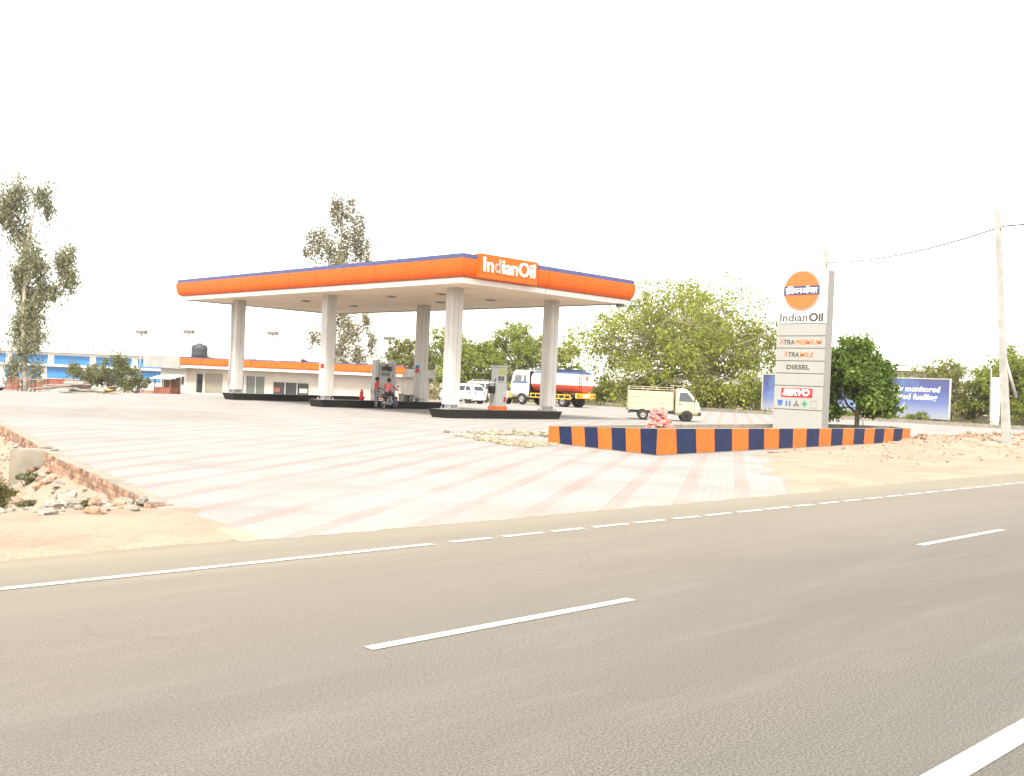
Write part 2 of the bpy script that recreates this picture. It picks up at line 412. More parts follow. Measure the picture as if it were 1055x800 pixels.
# ------------------------------------------------------------------ ground and roads
from mathutils import noise as mn
WALL = [(9.05, 5.0), (11.8, 5.42), (12.3, 5.6), (15.5, 6.2), (18.2, 6.62), (22, 7.5), (28.5, 8.8), (40, 11.2), (56, 14.5), (110, 26)]
def xw(y): return float(np.interp(y, [p[0] for p in WALL], [p[1] for p in WALL]))
def sstep(t): t = min(1, max(0, t)); return t * t * (3 - 2 * t)
def xr(y):
    if y < 15.8: return 16.3 + (y - 9.05) * 1.42
    if y < 20.6: return 27.0
    return 74.0
def gz(x, y):
    z = zf(y)
    n1 = mn.noise(Vector((x * .35, y * .35, 0))); n2 = mn.noise(Vector((x * 1.3, y * 1.3, 5)))
    if -2.2 < y < 9.15: return -.05
    n3 = mn.noise(Vector((x * .9, y * .9, 3))); n4 = mn.noise(Vector((x * 4, y * 4, 2)))
    if y >= 9.15:
        d = xw(y) - x; e = x - xr(y)
        lip = .022 + .012 * n2 + .006 * n4              # loose sand drifted over the edges of the paving
        if y < 12.2 and -1.1 < d:
            return -.06 + (.06 + lip) * sstep((d + .75 + .5 * n3 + .25 * n2) / .6) * (1 - .9 * sstep((y - 11.4) / .6) * (d < .1))
        if d > -.15 and y < 60:                       # hollow beside the brick edging
            k = sstep((y - 11.6) / 2.2) * sstep((d + .15) / .25) * (1 - .8 * sstep((y - 30) / 15))
            dep = .20 + .48 * sstep(d / .7) * sstep((y - 12) / 5)
            return z + lip - k * (dep + lip) + (n2 * .05 + n1 * .05) * k
        if y < 15.7 and e > -2.2:
            s_ = sstep((e + 1.2 + 1.3 * n3 + .5 * n2) / .9)
            if e < 1.2: return -.06 + (.06 + lip + .02 * n1) * s_
        inside = xw(y) <= x <= xr(y)
        if inside and y < 110: return z - .07
        if x > xr(y) and y < 21:
            m = .26 * math.exp(-((y - 17.2 - .02 * (x - 45)) / 1.7) ** 2) * sstep((x - 36) / 6) * (1 - sstep((x - 80) / 20))
            edge = sstep((y - 9.3) / 1.0)
            return lip * (1 - edge) + edge * (.01 + .03 * n1 + .018 * n2) + m * (1 + .7 * n2 + .5 * mn.noise(Vector((x * 3, y * 3, 9)))) + edge * .012 * n4
        return z - .03 + .05 * n1 * sstep((x - 74) / 5)
    return -.03 + .06 * n1
xs = np.unique(np.concatenate([np.array([-3000, -1500, -700, -350, -180, -100, -60, -40, -30, -25, -20, -16, -13]), np.arange(-11, 14, .35), np.arange(14, 78, .4), np.arange(78, 140, 3), np.array([150, 170, 200, 260, 350, 500, 900, 1600, 3000])]))
ys = np.unique(np.concatenate([np.array([-3000, -1500, -700, -350, -180, -100, -60, -40, -25, -15, -10, -7, -5, -4, -3, -2.1, 0, 5, 9.1]), np.arange(9.2, 24, .3), np.arange(24, 34, .5), np.arange(34, 110, 2), np.array([112, 120, 130, 145, 160, 180, 210, 260, 350, 500, 900, 1600, 3000])]))
g = MB(); nx = len(xs)
g.add([(x, y, gz(x, y)) for y in ys for x in xs], [(j * nx + i, j * nx + i + 1, (j + 1) * nx + i + 1, (j + 1) * nx + i) for j in range(len(ys) - 1) for i in range(nx - 1)], True)
tag(g.build('ground', MS), kind='structure')

def sheet(rows, z=0., nsub=1, follow=True):
    "rows: (y, x0, x1)"
    b = MB(); vs = []; fs = []
    for (y, a, c) in rows:
        for k in range(nsub + 1): vs.append((a + (c - a) * k / nsub, y, (zf(y) if follow else 0) + z))
    for j in range(len(rows) - 1):
        for k in range(nsub):
            o = j * (nsub + 1) + k; fs.append((o, o + 1, o + nsub + 2, o + nsub + 1))
    return b.add(vs, fs)
r_ = MB()
edge = []
for i, x in enumerate(np.concatenate([np.array([-400, -100, -40]), np.arange(-20, 0, .5), np.arange(0, 34, .12), np.arange(34, 60, .5), np.array([80, 140, 400])])):
    edge.append((x, 9.12 + .12 * mn.noise(Vector((x * .8, 3, 0))) + .12 * mn.noise(Vector((x * 3.3, 1, 0))) + .07 * mn.noise(Vector((x * 9, 2, 0)))))
vs = []; fs = []
for x, y in edge: vs += [(x, -1.9, 0), (x, y, 0)]
for i in range(len(edge) - 1): fs.append((2 * i, 2 * i + 2, 2 * i + 3, 2 * i + 1))
tag(r_.add(vs, fs).build('road', MA), kind='structure')
rows = [(y, xw(y), xr(y)) for y in np.arange(9.4, 15.8, .4)] + [(15.8, xw(15.8), xr(15.79)), (15.81, xw(15.8), 27.0), (18, xw(18), 27), (20.59, xw(20.6), 27), (20.6, xw(20.6), 74.)] + [(y, xw(y), 74.) for y in np.arange(22, 110, 2)]
fc = sheet(rows, .005)
vs = []; fs = []; xx = np.linspace(xw(9.4), xr(9.4), 110)
for i, x in enumerate(xx): vs += [(x, 8.98 + .10 * mn.noise(Vector((x * 1.1, 6, 0))) + .10 * mn.noise(Vector((x * 4, 8, 0))), .0015), (x, 9.4, .005)]
for i in range(len(xx) - 1): fs.append((2 * i, 2 * i + 2, 2 * i + 3, 2 * i + 1))
fc.add(vs, fs)
tag(fc.build('forecourt', MP), kind='structure')
# painted lines: a solid edge line, its dashed run by the entrance, the centre dashes, the near edge line
pl = MB()
def line(x0, x1, yc, w, z=.005):
    n = max(1, int((x1 - x0) / 2.5)); vs = []; fs = []
    for i in range(n + 1):
        x = x0 + (x1 - x0) * i / n; vs += [(x, yc - w / 2, z), (x, yc + w / 2, z)]
    for i in range(n): fs.append((2 * i, 2 * i + 2, 2 * i + 3, 2 * i + 1))
    pl.add(vs, fs)
line(-60, 6.66, 7.95, .10)
for a, b in ((6.91, 7.49), (7.67, 8.3), (8.46, 9.0), (9.17, 9.83), (9.97, 10.59), (10.78, 11.36), (11.51, 12.12), (12.29, 12.93), (13.03, 13.69), (13.86, 14.41)): line(a, b, 7.95, .10)
x = 14.6
while x < 60: line(x, x + .62, 7.95, .10); x += .78
for k in range(-4, 14): line(3.76 + 7.95 * k, 6.36 + 7.95 * k, 5.07, .10)
line(-60, 200, 1.84, .145)
tag(pl.build('road_markings', MPT), kind='structure')

# ------------------------------------------------------------------ canopy
CX0, CX1, CY0, CY1, CZ = 27.75, 38.6, 31.9, 57.6, 5.9
can = thing('fuel_canopy', 'long flat orange and navy edged canopy on six pale columns over the pumps', 'canopy', (CX0, CY0, 0))
inv = Matrix.Translation((-CX0, -CY0, 0))
rb = MB(); rb.box(CX0 + .05, CX1 - .05, CY0 + .05, CY1 - .05, CZ + .04, CZ + 1.0)
rb.build('roof', M_['parapet_grey'], can, inv)
sb = MB()
ny, nx_ = 10, 5
for j in range(ny):
    for i in range(nx_):
        a = CX0 + .12 + (CX1 - CX0 - .24) * i / nx_; b = CX0 + .12 + (CX1 - CX0 - .24) * (i + 1) / nx_
        c = CY0 + .12 + (CY1 - CY0 - .24) * j / ny; d = CY0 + .12 + (CY1 - CY0 - .24) * (j + 1) / ny
        sb.box(a + .012, b - .012, c + .012, d - .012, CZ + .01 - .004 * ((i + j) % 2), CZ + .036)
sb.build('soffit', M_['soffit'], can, inv)
for i, xx in enumerate((31.3, 34.6)):
    for yy in (37.5, 41.5, 49.5):
        l = MB(); l.box(xx - .2, xx + .2, yy - .2, yy + .2, CZ - .05, CZ + .004); l.m = 1; l.box(xx - .16, xx + .16, yy - .16, yy + .16, CZ - .062, CZ - .0505)
        l.build('soffit_light', [M_['light_grey'], M_['steel_dark']], can, inv)
prof = [(.0, 5.84), (.02, 5.84), (.03, 6.06), (.0, 6.085)]
bull = [(.03, 6.09), (.10, 6.10), (.18, 6.16), (.24, 6.27), (.275, 6.42), (.295, 6.62), (.30, 6.83), (.29, 6.85), (.03, 6.86)]
nav = [(.03, 6.863), (.26, 6.865), (.22, 7.06), (.0, 7.07)]
per = [((CX0, CY1), (CX0, CY0)), ((CX0, CY0), (CX1, CY0)), ((CX1, CY0), (CX1, CY1)), ((CX1, CY1), (CX0, CY1))]
def run(mb, pr, a, b, out, e0, e1):
    "one fascia panel: profile swept from a to b; e0/e1: mitre at an outer corner"
    a, b, out = Vector((*a, 0)), Vector((*b, 0)), Vector((*out, 0)); d = (b - a).normalized()
    vs = []
    for p, e in ((a, -e0), (b, e1)):
        for o, z in pr: vs.append(p + out * o + d * (o * e) + Vector((0, 0, z)))
    n = len(pr); fs = [(i, i + n, i + n + 1, i + 1) for i in range(n - 1)] + [tuple(range(n - 1, -1, -1)), tuple(range(n, 2 * n))]
    mb.add(vs, [tuple(reversed(f)) for f in fs[:-2]] + fs[-2:])
tr, orf, nv = MB(), MB(), MB()
for k, (p, q) in enumerate(per):
    p, q = Vector(p), Vector(q); L_ = (q - p).length; d = (q - p) / L_; out = (d.y, -d.x)
    for mb, pr, step in ((tr, prof, 5.0), (orf, bull, 2.48), (nv, nav, 3.6)):
        segs = [0.0]
        while segs[-1] + step * 1.4 < L_: segs.append(segs[-1] + step)
        segs.append(L_)
        for i in range(len(segs) - 1):
            s0, s1 = segs[i], segs[i + 1]
            gp = .016
            e0, e1 = i == 0, i == len(segs) - 2
            run(mb, pr, p + d * (s0 + (0 if e0 else gp)), p + d * (s1 - (0 if e1 else gp)), out, e0, e1)
tr.build('fascia_trim', M_['white_paint'], can, inv)
orf.build('fascia_band', M_['orange'], can, inv)
nv.build('fascia_cap', M_['fascia_navy'], can, inv)
lx0, lx1 = 28.35, 31.85
lg = MB(); lg.bbox(lx0, lx1, CY0 - .40, CY0 - .02, 6.10, 7.14, .02)
lgo = lg.build('name_panel', M_['orange'], can, inv)
gap = MB(); gap.box(lx1 + .002, lx1 + .07, CY0 - .36, CY0 - .03, 6.13, 7.08); gap.build('panel_end', M_['dark_gap'], lgo, inv)
tfm = lambda x, z: face_tf(Vector((28.35 + (x - 28.3) * .909 - CX0, -.405, z)), (1, 0, 0), (0, 0, 1))
text('lettering', 'In', .86, M_['letter_white'], lgo, tfm(28.82, 6.66), .03, .014, width=.57)
text('lettering', 'd', .86, M_['letter_grey'], lgo, tfm(29.42, 6.66), .03, .014, width=.40)
text('lettering', 'ianOil', .86, M_['letter_white'], lgo, tfm(30.83, 6.66), .03, .014, width=2.0)
COLX, COLY = (29.7, 36.05), (34.6, 44.7, 54.2)
def column(x, y):
    c = MB(); w = .275
    # clad shaft with recessed vertical joints
    c.box(x - w, x + w, y - w, y + w, .60, CZ - .0)
    for s in (-1, 1):
        for f in (-.137, .137):
            c.box(x + f - .125, x + f + .125, y + s * (w + .012) - .011, y + s * (w + .012) + .011, .62, CZ - .12)
            c.box(x + s * (w + .012) - .011, x + s * (w + .012) + .011, y + f - .125, y + f + .125, .62, CZ - .12)
    co = c.build('column', M_['cladding'], can, inv)
    f = MB(); f.box(x - .2, x + .2, y - .2, y + .2, .43, .599); f.box(x - .34, x + .34, y - .34, y + .34, .405, .44)
    for sx in (-1, 1):
        for sy in (-1, 1): f.tube([(x + sx * .28, y + sy * .28, .44), (x + sx * .28, y + sy * .28, .53)], .03, 6)
    f.build('column_foot', M_['steel'], co, inv)
    return co
for yy in COLY:
    for xx in COLX:
        co = column(xx, yy)
        n = MB(); 
        if (xx, yy) in ((36.05, 44.7), (29.7, 44.7)):
            n.box(xx - .315, xx - .30, yy - .2, yy + .12, 2.05, 2.30); n.m = 1; n.box(xx - .315, xx - .301, yy - .2, yy + .12, 2.31, 2.48)
            n.build('notice', [M_['red'], M_['blue_paint']] if xx > 30 else [M_['red'], M_['letter_white']], co, inv)
dp = MB(); dp.tube([(COLX[0] - .42, COLY[2] + .1, 5.7), (COLX[0] - .42, COLY[2] + .1, 1.0)], .06, 8); dp.build('downpipe', M_['white_paint'], can, inv)
fl = MB(); fl.box(37.9, 38.2, CY0 - .2, CY0 + .1, 5.68, 5.835); fl.build('floodlight', M_['steel_dark'], can, inv)

# ------------------------------------------------------------------ pump islands
def island(x0, x1, yc, label):
    t = thing('pump_island', label, 'pump island', (x0, yc, 0), 0, 'pump islands under the canopy')
    b = MB(); L_ = x1 - x0; w = .62
    lo = [(.16, -w + .06), (L_ - .16, -w + .06), (L_ - .16, w - .06), (.16, w - .06)]; hi = [(0, -w), (L_, -w), (L_, w), (0, w)]
    vs = [(x, y, .006) for x, y in lo] + [(x, y, .38) for x, y in hi] + [(x, y, .40) for x, y in hi]
    b.add(vs, [(0, 1, 5, 4), (1, 2, 6, 5), (2, 3, 7, 6), (3, 0, 4, 7), (4, 5, 9, 8), (5, 6, 10, 9), (6, 7, 11, 10), (7, 4, 8, 11), (8, 9, 10, 11)])
    b.build('kerb', M_['black_paint'], t)
    s = MB(); s.box(.1, L_ - .1, -w + .1, w - .1, .39, .404); s.build('top_slab', M_['concrete'], t)
    return t
island(28.95, 36.5, 34.6, 'black kerbed pump island nearest the road, carrying two columns and the single pump')
island(29.3, 38.8, 45.1, 'black kerbed pump island in the middle, with the pump beside the motorbike')
island(29.05, 38.5, 54.0, 'black kerbed pump island farthest from the road, next to the shop')

# ------------------------------------------------------------------ dispensers
def dispenser(x, y, w, label, big):
    t = thing('fuel_dispenser', label, 'fuel pump', (x, y, .404), 0)
    k = MB(); k.bbox(-w / 2 - .04, w / 2 + .04, -.26, .26, 0, .17, .015); k.build('kick_base', M_['letter_orange'], t)
    b = MB(); b.bbox(-w / 2, w / 2, -.24, .24, .17, 1.28, .02); bo = b.build('cabinet', M_['light_grey'], t)
    h = MB(); h.bbox(-w / 2 + .05, w / 2 - .02, -.20, .20, 1.30, 2.02, .02); h.bbox(-w / 2, w / 2, -.26, .26, 2.02, 2.10, .015)
    ho = h.build('display_head', M_['light_grey'], t)
    for s in (-1, 1):
        d = MB(); d.box(-w / 2 + .14, w / 2 - .10, s * .205 - .008, s * .205 + .008, 1.66, 1.92)
        d.build('display', M_['glass_dark'] if big else M_['display_yellow'], ho)
        for q in (0, 1):
            p = MB(); p.box(-w / 2 + .14 + q * (w - .3) / 2, -w / 2 + .10 + (q + 1) * (w - .3) / 2, s * .205 - .008, s * .205 + .008, 1.38, 1.60); p.build('price_display', M_['glass_grey'], ho)
        e = MB(); e.box(w / 2 - .22, w / 2 - .08, s * .245 - .008, s * .245 + .008, .38, .62); e.build('sticker', M_['red'], bo)
    for s in (-1, 1):
        n = MB(); xx = -w / 2 - .06
        n.bbox(xx - .05, xx + .06, s * .12 - .06, s * .12 + .06, .78, 1.12, .01)
        n.tube([(xx - .06, s * .12, 1.0), (xx - .12, s * .12, 1.06), (xx - .16, s * .12, .9)], .025, 6)
        no = n.build('nozzle', M_['rubber'], t)
        hz = MB(); hz.tube([(xx - .12, s * .12, .86), (xx - .2, s * .15, .45), (xx - .17, s * .17, .3), (xx - .08, s * .18, .5), (xx + .03, s * .19, 1.5)], .018, 6); hz.build('hose', M_['rubber'], no)
    if big:
        for s in (-1, 1):
            m = MB(); m.bbox(s * (w / 2 + .12) - .11, s * (w / 2 + .12) + .11, -.2, .2, 0, 2.25, .02); m.build('hose_mast', M_['light_grey'], t)
        for a, z in ((-.25, 1.8), (0, 1.9), (.25, 1.78)): q = MB(); q.lathe([(.001, -.02), (.12, -.02), (.12, .02), (.001, .02)], (a, -.235, z), 'y', 12); q.build('meter_dial', M_['steel_dark'], ho)
    return t
dispenser(32.65, 34.6, .72, 'tall pale grey fuel pump on the nearest island, between the two front columns', False)
dispenser(33.75, 45.1, .95, 'wide grey fuel pump with two hose masts, beside the motorbike', True)
def extinguisher(x, y, z):
    t = thing('fire_extinguisher', 'small red fire extinguisher standing on the middle island', 'extinguisher', (x, y, z))
    b = MB(); b.lathe([(.09, 0), (.1, .03), (.1, .42), (.06, .5), (.03, .52), (.03, .56)], n=12); b.build('cylinder_body', M_['red'], t)
    v = MB(); v.box(-.05, .07, -.02, .02, .56, .60); v.tube([(.05, 0, .57), (.12, 0, .5), (.12, 0, .2)], .012, 6); v.build('valve', M_['rubber'], t)
extinguisher(32.1, 44.85, .404)
for k, (xx, yy, hh) in enumerate(((35.05, 45.1, .42), (35.5, 45.2, .36))):
    t = thing('litter_bin', ['squat white bin beside the motorbike on the middle island', 'lower cream bin right of the white one'][k], 'bin', (xx, yy, .404))
    b = MB(); b.lathe([(.15, 0), (.19, hh), (.205, hh), (.205, hh + .02), (.17, hh + .02), (.15, hh - .1), (.001, hh - .1)], n=14); b.build('bin_body', M_['white_paint' if k == 0 else 'wall_cream'], t)
t = thing('air_hose', 'coiled dark hose lying at the foot of the rear column', 'hose', (35.4, 44.75, .404))
b = MB(); b.tube([(.22 * math.cos(q / 3) * (1 - q * .006), .2 * math.sin(q / 3), .03 + q * .006) for q in range(60)], .022, 6); b.build('coil', M_['rubber'], t)
# ------------------------------------------------------------------ shop behind the canopy
SL, SR = Vector((49.9, 102.2, 0)), Vector((62.5, 80.1, 0)); SLEN = (SR - SL).length
srz = math.atan2(SR.y - SL.y, SR.x - SL.x)
shop = thing('station_shop', 'low pale station shop with an orange fascia and dark shop windows behind the canopy', 'shop', (SL.x, SL.y, -.92), srz)
# local: x along the front, y into the building (+ = away), z up
b = MB()
def wall_run(mb, x0, x1, z0, z1, y=0.35, th=.25): mb.box(x0, x1, y, y + th, z0, z1)
def px(u): return (u - 191) / (415 - 191) * SLEN
H = 2.75
for a, c in ((191, 201), (208.6, 211), (230, 236), (252.5, 254.5), (274.5, 283), (320, 411)):
    wall_run(b, px(a), px(c), .12, H)
wall_run(b, px(283), px(320), .12, .30); wall_run(b, px(283), px(320), 1.75, H); 
for a, c in ((201, 208.6), (211, 230), (236, 252.5), (254.5, 274.5)): wall_run(b, px(a), px(c), 2.25, H)
b.box(px(409), px(411), .61, 8, .12, H); b.box(px(191), px(193), .61, 8, .12, H); b.box(px(191), px(411), 8, 8.25, .12, H)
b.build('wall', M_['wall_pink'], shop)
b = MB(); b.box(px(191) - .3, px(415), -.6, 8.6, H + .02, 3.62); rf = b.build('roof', M_['parapet_grey'], shop)
b = MB(); b.bbox(px(191) - .35, px(415) + .05, -.72, -.61, 2.75, 3.05, .01); b.box(px(191) - .35, px(415) + .02, -.61, .34, 2.745, 2.768); b.build('fascia_trim', M_['white_paint'], shop)
b = MB()
x = px(191) - .35
while x < px(415): b.bbox(x, min(x + 2.96, px(415) + .3), -.84, -.63, 3.06, 3.78, .07); x += 2.97
b.build('fascia_band', M_['orange'], shop)
b = MB(); b.box(px(191) - .36, px(415) + .2, -.76, -.60, 3.785, 3.90); b.build('fascia_cap', M_['fascia_navy'], shop)
b = MB(); b.bbox(px(197) - .8, px(411), -.9, .34, -.15, .115, .02); b.build('plinth', M_['wall_cream'], shop)
def opening(name, u0, u1, z0, z1, m, nm, frame=True):
    o = MB(); o.box(px(u0) + .003, px(u1) - .003, .50, .53, z0, z1); ob = o.build(name, m, shop)
    if frame:
        f = MB()
        for k in range(nm + 1):
            xx = px(u0) + (px(u1) - px(u0)) * k / nm; f.box(xx - .05 if k else xx + .003, xx + .05 if k < nm else xx - .003, .40, .497, z0, z1)
        f.box(px(u0) + .006, px(u1) - .006, .41, .49, z1 - .10, z1 - .002)
        f.build('window_frame', M_['light_grey'], ob)
    return ob
opening('shop_window', 283, 320, .30, 1.75, M_['glass_dark'], 3)
opening('shop_window', 254.5, 274.5, .12, 2.25, M_['glass_grey'], 2)
opening('shop_window', 236, 252.5, .12, 2.25, M_['glass_grey'], 1)
dr = opening('door', 201, 208.6, .12, 2.25, M_['glass_dark'], 1)
sh = MB()
for k in range(12): sh.box(px(211) + .003 + k * (px(230) - px(211)) / 12, px(211) + (k + .93) * (px(230) - px(211)) / 12, .44, .50, .12, 2.25)
sh.build('shutter', M_['shutter'], shop)
for (a, c) in ((284, 290), (310, 318)):
    n = MB(); n.box(px(a), px(c), .478, .496, .62, 1.1); n.build('poster', M_['red_wall'] if a < 300 else M_['wall_cream'], shop)
n = MB(); n.box(px(378), px(382), .30, .348, 1.5, 1.9); n.build('wall_box', M_['light_grey'], shop)
# annex on the left of the shop
ax = px(153)
an = thing('annex_building', 'small white flat roofed annex with a deep grey parapet, left of the shop', 'building', (SL.x, SL.y, -.92), srz)
b = MB()
for a, c in ((161, 166), (169, 171.5), (176, 177.2), (183, 184), (187, 191)): b.box(px(a), px(c) - .02, .5, .8, .15, 2.62)
for a, c in ((166, 169), (171.5, 176), (177.2, 183), (184, 187)): b.box(px(a) - .02, px(c) - .02, .52, .78, 1.75, 2.62)
for a, c in ((166, 169), (184, 187)): b.box(px(a) - .02, px(c) - .02, .52, .78, .15, .9)
b.box(px(161), px(191) - .03, 5, 5.2, .15, 2.62); b.box(px(161), px(161) + .2, .81, 5, .15, 2.62)
b.build('wall', M_['white_paint'], an)
b = MB(); b.bbox(px(150), px(190), -.9, 5.6, 2.64, 3.95, .02); b.build('roof', M_['parapet_grey'], an)
b = MB()
for k in (0, 1): b.box(px((171.5, 177.2)[k]), px((176, 183)[k]) - .03, .66, .69, .15, 1.75)
b.build('door', M_['glass_dark'], an)
for a, c in ((166, 169), (184, 187)):
    b = MB(); b.box(px(a), px(c) - .03, .66, .69, .9, 1.75); b.build('window', M_['glass_dark'], an)
b = MB(); b.bbox(px(152), px(190), -1.6, .49, -.3, .145, .02); b.build('plinth', M_['brick_rubble'], an)
sw_ = Matrix.Translation((SL.x, SL.y, -.92)) @ Matrix.Rotation(srz, 4, 'Z')
P = sw_ @ Vector((px(187), 3.2, 3.95))
t = thing('water_tank', 'dark water tank standing on the annex roof', 'water tank', P)
b = MB(); b.lathe([(.01, 0), (.86, 0), (.88, .4), (.86, .8), (.88, .85), (.86, 1.2), (.72, 1.38), (.25, 1.5), (.25, 1.58), (.01, 1.58)], n=18); b.build('tank_body', M_['tank_steel'], t)
P = sw_ @ Vector((px(237), 4.5, 3.63))
t = thing('satellite_dish', 'pale satellite dish on the shop roof behind the left column', 'satellite dish', P, srz)
b = MB(); b.lathe([(.01, .0), (.4, .05), (.75, .17), (.95, .32), (.95, .34), (.75, .2), (.4, .08), (.01, .03)], n=20)
b.build('dish', M_['wall_cream'], t, Matrix.Translation((0, 0, 1.35)) @ Matrix.Rotation(R(72), 4, 'X') @ Matrix.Rotation(R(0), 4, 'Z'))
b = MB(); b.tube([(0, .1, 0), (0, .05, 1.3)], .05, 6); b.build('mount', M_['steel'], t)

# ------------------------------------------------------------------ blue shed far left
BL, BR = Vector((45.5, 165.0, 0)), Vector((69.3, 141.8, 0)); brz = math.atan2(BR.y - BL.y, BR.x - BL.x); BLEN = (BR - BL).length
shed = thing('blue_shed', 'long two storey shed with bright blue panels between white posts at far left', 'building', (BL.x, BL.y, -1.85), brz)
b = MB(); b.box(0, BLEN, .2, 14, 0, 5.15); b.build('wall', M_['white_paint'], shed)
for z0, z1, off in ((1.35, 2.95, 0), (3.45, 4.75, 1.0)):
    x = -.2 + off; k = 0
    while x < BLEN - 1:
        w_ = min(5.3, BLEN - x - .2)
        b = MB(); b.box(max(x, .1), x + w_, .10, .197, z0, z1); b.build('panel', M_['blue_panel'], shed); x += 6.3
b = MB(); b.box(-.2, BLEN + .2, -.5, .195, 3.05, 3.22); b.build('ledge', M_['light_grey'], shed)
b = MB(); b.add([(-.3, -.6, 5.17), (BLEN + .3, -.6, 5.17), (BLEN + .3, 7, 6.0), (-.3, 7, 6.0), (BLEN + .3, 14.5, 5.17), (-.3, 14.5, 5.17), (-.3, -.6, 5.35), (BLEN + .3, -.6, 5.35), (BLEN + .3, 7, 6.2), (-.3, 7, 6.2), (BLEN + .3, 14.5, 5.35), (-.3, 14.5, 5.35)],
    [(0, 1, 7, 6), (6, 7, 8, 9), (9, 8, 10, 11), (0, 3, 2, 1), (3, 5, 4, 2), (0, 6, 9, 3), (3, 9, 11, 5), (1, 2, 8, 7), (2, 4, 10, 8), (4, 5, 11, 10)])
rf = b.build('roof', M_['white_paint'], shed)
for x in (9.5, 14, 18, 23):
    b = MB(); b.lathe([(.12, 5.6), (.12, 6.2), (.3, 6.25), (.3, 6.45), (.01, 6.6)], (x, 3, 0), n=8); b.build('vent', M_['steel'], rf)
t = thing('boundary_wall', 'faded red brick boundary wall before the blue shed', 'wall', (28.0, 120, -2.0), R(-44))
b = MB(); b.box(0, 19, 0, .25, 0, 1.95); b.box(0, 19, -.04, .29, 1.953, 2.05); b.build('masonry', M_['red_wall'], t)
# grey building far right
t = thing('grey_building', 'long grey flat roofed building far behind the hoarding', 'building', (119.5, 65.5, -.2), R(-45))
b = MB(); b.box(0, 15, 0, 9, 0, 4.6); b.build('wall', M_['parapet_grey'], t)
b = MB(); b.bbox(-.4, 15.4, -.5, 9.4, 5.7, 6.1, .03); b.build('parapet', M_['wall_cream'], t); b = MB(); b.box(0, 15, .02, 8.98, 4.603, 5.697); b.build('upper_wall', M_['casing'], t)
b = MB(); b.box(9.5, 13.5, 2, 5, 6.5, 7.0); [b.box(x, x + .15, 2.1, 2.3, 6.1, 6.5) for x in (9.7, 13.1)]; b.build('roof_unit', M_['light_grey'], t)

# ------------------------------------------------------------------ planter, totem sign
PLN = [(20.5, 15.75), (40.2, 18.0), (43.3, 20.1), (45, 24.6), (30.8, 23.4), (25, 21.9), (21.15, 20.2)]
t = thing('planter_wall', 'low planter wall painted in orange and navy slanting stripes around the sign', 'planter', (20.5, 15.75, 0))
tl = Matrix.Translation((-20.5, -15.75, 0))
def zt(i): return [.70, .56, .52, .38, .38, .42, .50][i]
b = MB()
n = len(PLN); inner = []
for i in range(n):
    p, a, c = Vector(PLN[i]), Vector(PLN[i - 1]), Vector(PLN[(i + 1) % n])
    d1, d2 = (p - a).normalized(), (c - p).normalized(); n1, n2 = Vector((-d1.y, d1.x)), Vector((-d2.y, d2.x)); m = (n1 + n2).normalized()
    inner.append(p + m * (.22 / max(.4, m.dot(n1))))
vs = []
for i in range(n): vs += [(*PLN[i], -.05), (*PLN[i], zt(i)), (*inner[i], zt(i)), (*inner[i], .05)]
fs = []
for i in range(n):
    j = (i + 1) % n
    for k in range(3): fs.append((4 * i + k, 4 * i + k + 1, 4 * j + k + 1, 4 * j + k)[::-1])
b.add(vs, fs); b.build('wall', M_['concrete'], t, tl)
def stripes(p, q, zp, zq, w, start, slant):
    "slanting painted bands on the outer face, 3 mm proud"
    p, q = Vector((*p, 0)), Vector((*q, 0)); L_ = (q - p).length; d = (q - p) / L_; nrm = Vector((d.y, -d.x, 0)) * .004
    s = 0; k = start; out = []
    while s < L_ - 1e-6:
        e = min(s + w, L_); mb = (OB, NB)[k % 2]
        zh = lambda u: zp + (zq - zp) * u / L_
        def P_(u, z): return p + d * min(max(u, 0), L_) + nrm + Vector((0, 0, z))
        sl0, sl1 = (slant[0] + (slant[1] - slant[0]) * u / L_ for u in (s, e))
        top0, top1 = (0 if s == 0 else s + sl0), (L_ if e >= L_ - 1e-6 else e + sl1)
        mb.add([P_(s, 0.03), P_(e, .03), P_(top1, zh(top1) - .003), P_(top0, zh(top0) - .003)], [(0, 1, 2, 3)])
        s = e; k += 1
    return k
OB, NB = MB(), MB()
stripes(PLN[6], PLN[0], .50, .70, (Vector(PLN[6]) - Vector(PLN[0])).length / 8, 0, (-.09, -.06))
stripes(PLN[0], PLN[1], .70, .56, (Vector(PLN[1]) - Vector(PLN[0])).length / 19, 0, (-.12, .14))
OB.build('orange_stripe', M_['orange_wall'], t, tl); NB.build('navy_stripe', M_['navy_wall'], t, tl)
b = MB(); b.prism([tuple(v) for v in inner], .0, .14); b.build('soil', MS, t, tl)

tot = thing('totem_sign', 'tall white fuel station totem with an orange roundel standing in the striped planter', 'sign', (38.3, 23.2, .14))
# local: x along world -Y (left to right seen from the road), y away (+X), z up
SW, SH, SD = 2.3, 6.85, .55
lt = Matrix.Rotation(R(-90), 4, 'Z')
tot.rotation_euler = (0, 0, R(-90))
b = MB(); b.bbox(0, SW, 0.02, SD, 0, SH, .015); b.build('casing', M_['casing'], tot)  # darker grey than the front, painting in the shade on the side
zj = [0, .96, 1.97, 2.50, 3.03, 3.57, 4.09, 4.62, SH]
pans = []
for i in range(len(zj) - 1):
    q = MB(); q.bbox(.0 + .004, SW - .004, -.035, .018, zj[i] + .012, zj[i + 1] - .012, .012)
    pans.append(q.build('sign_panel', M_['white_paint' if i == 7 else 'grey_board'], tot))
ff = lambda x, z, y=-.037: face_tf(Vector((x, y, z)), (1, 0, 0), (0, 0, 1))
def disc(r0, r1, y0, y1, m, nm, par, c):
    q = MB(); q.lathe([(1e-5, y1), (r1, y1), (r1, y0)], c, 'y', 40, False); return q.build(nm, m, par)
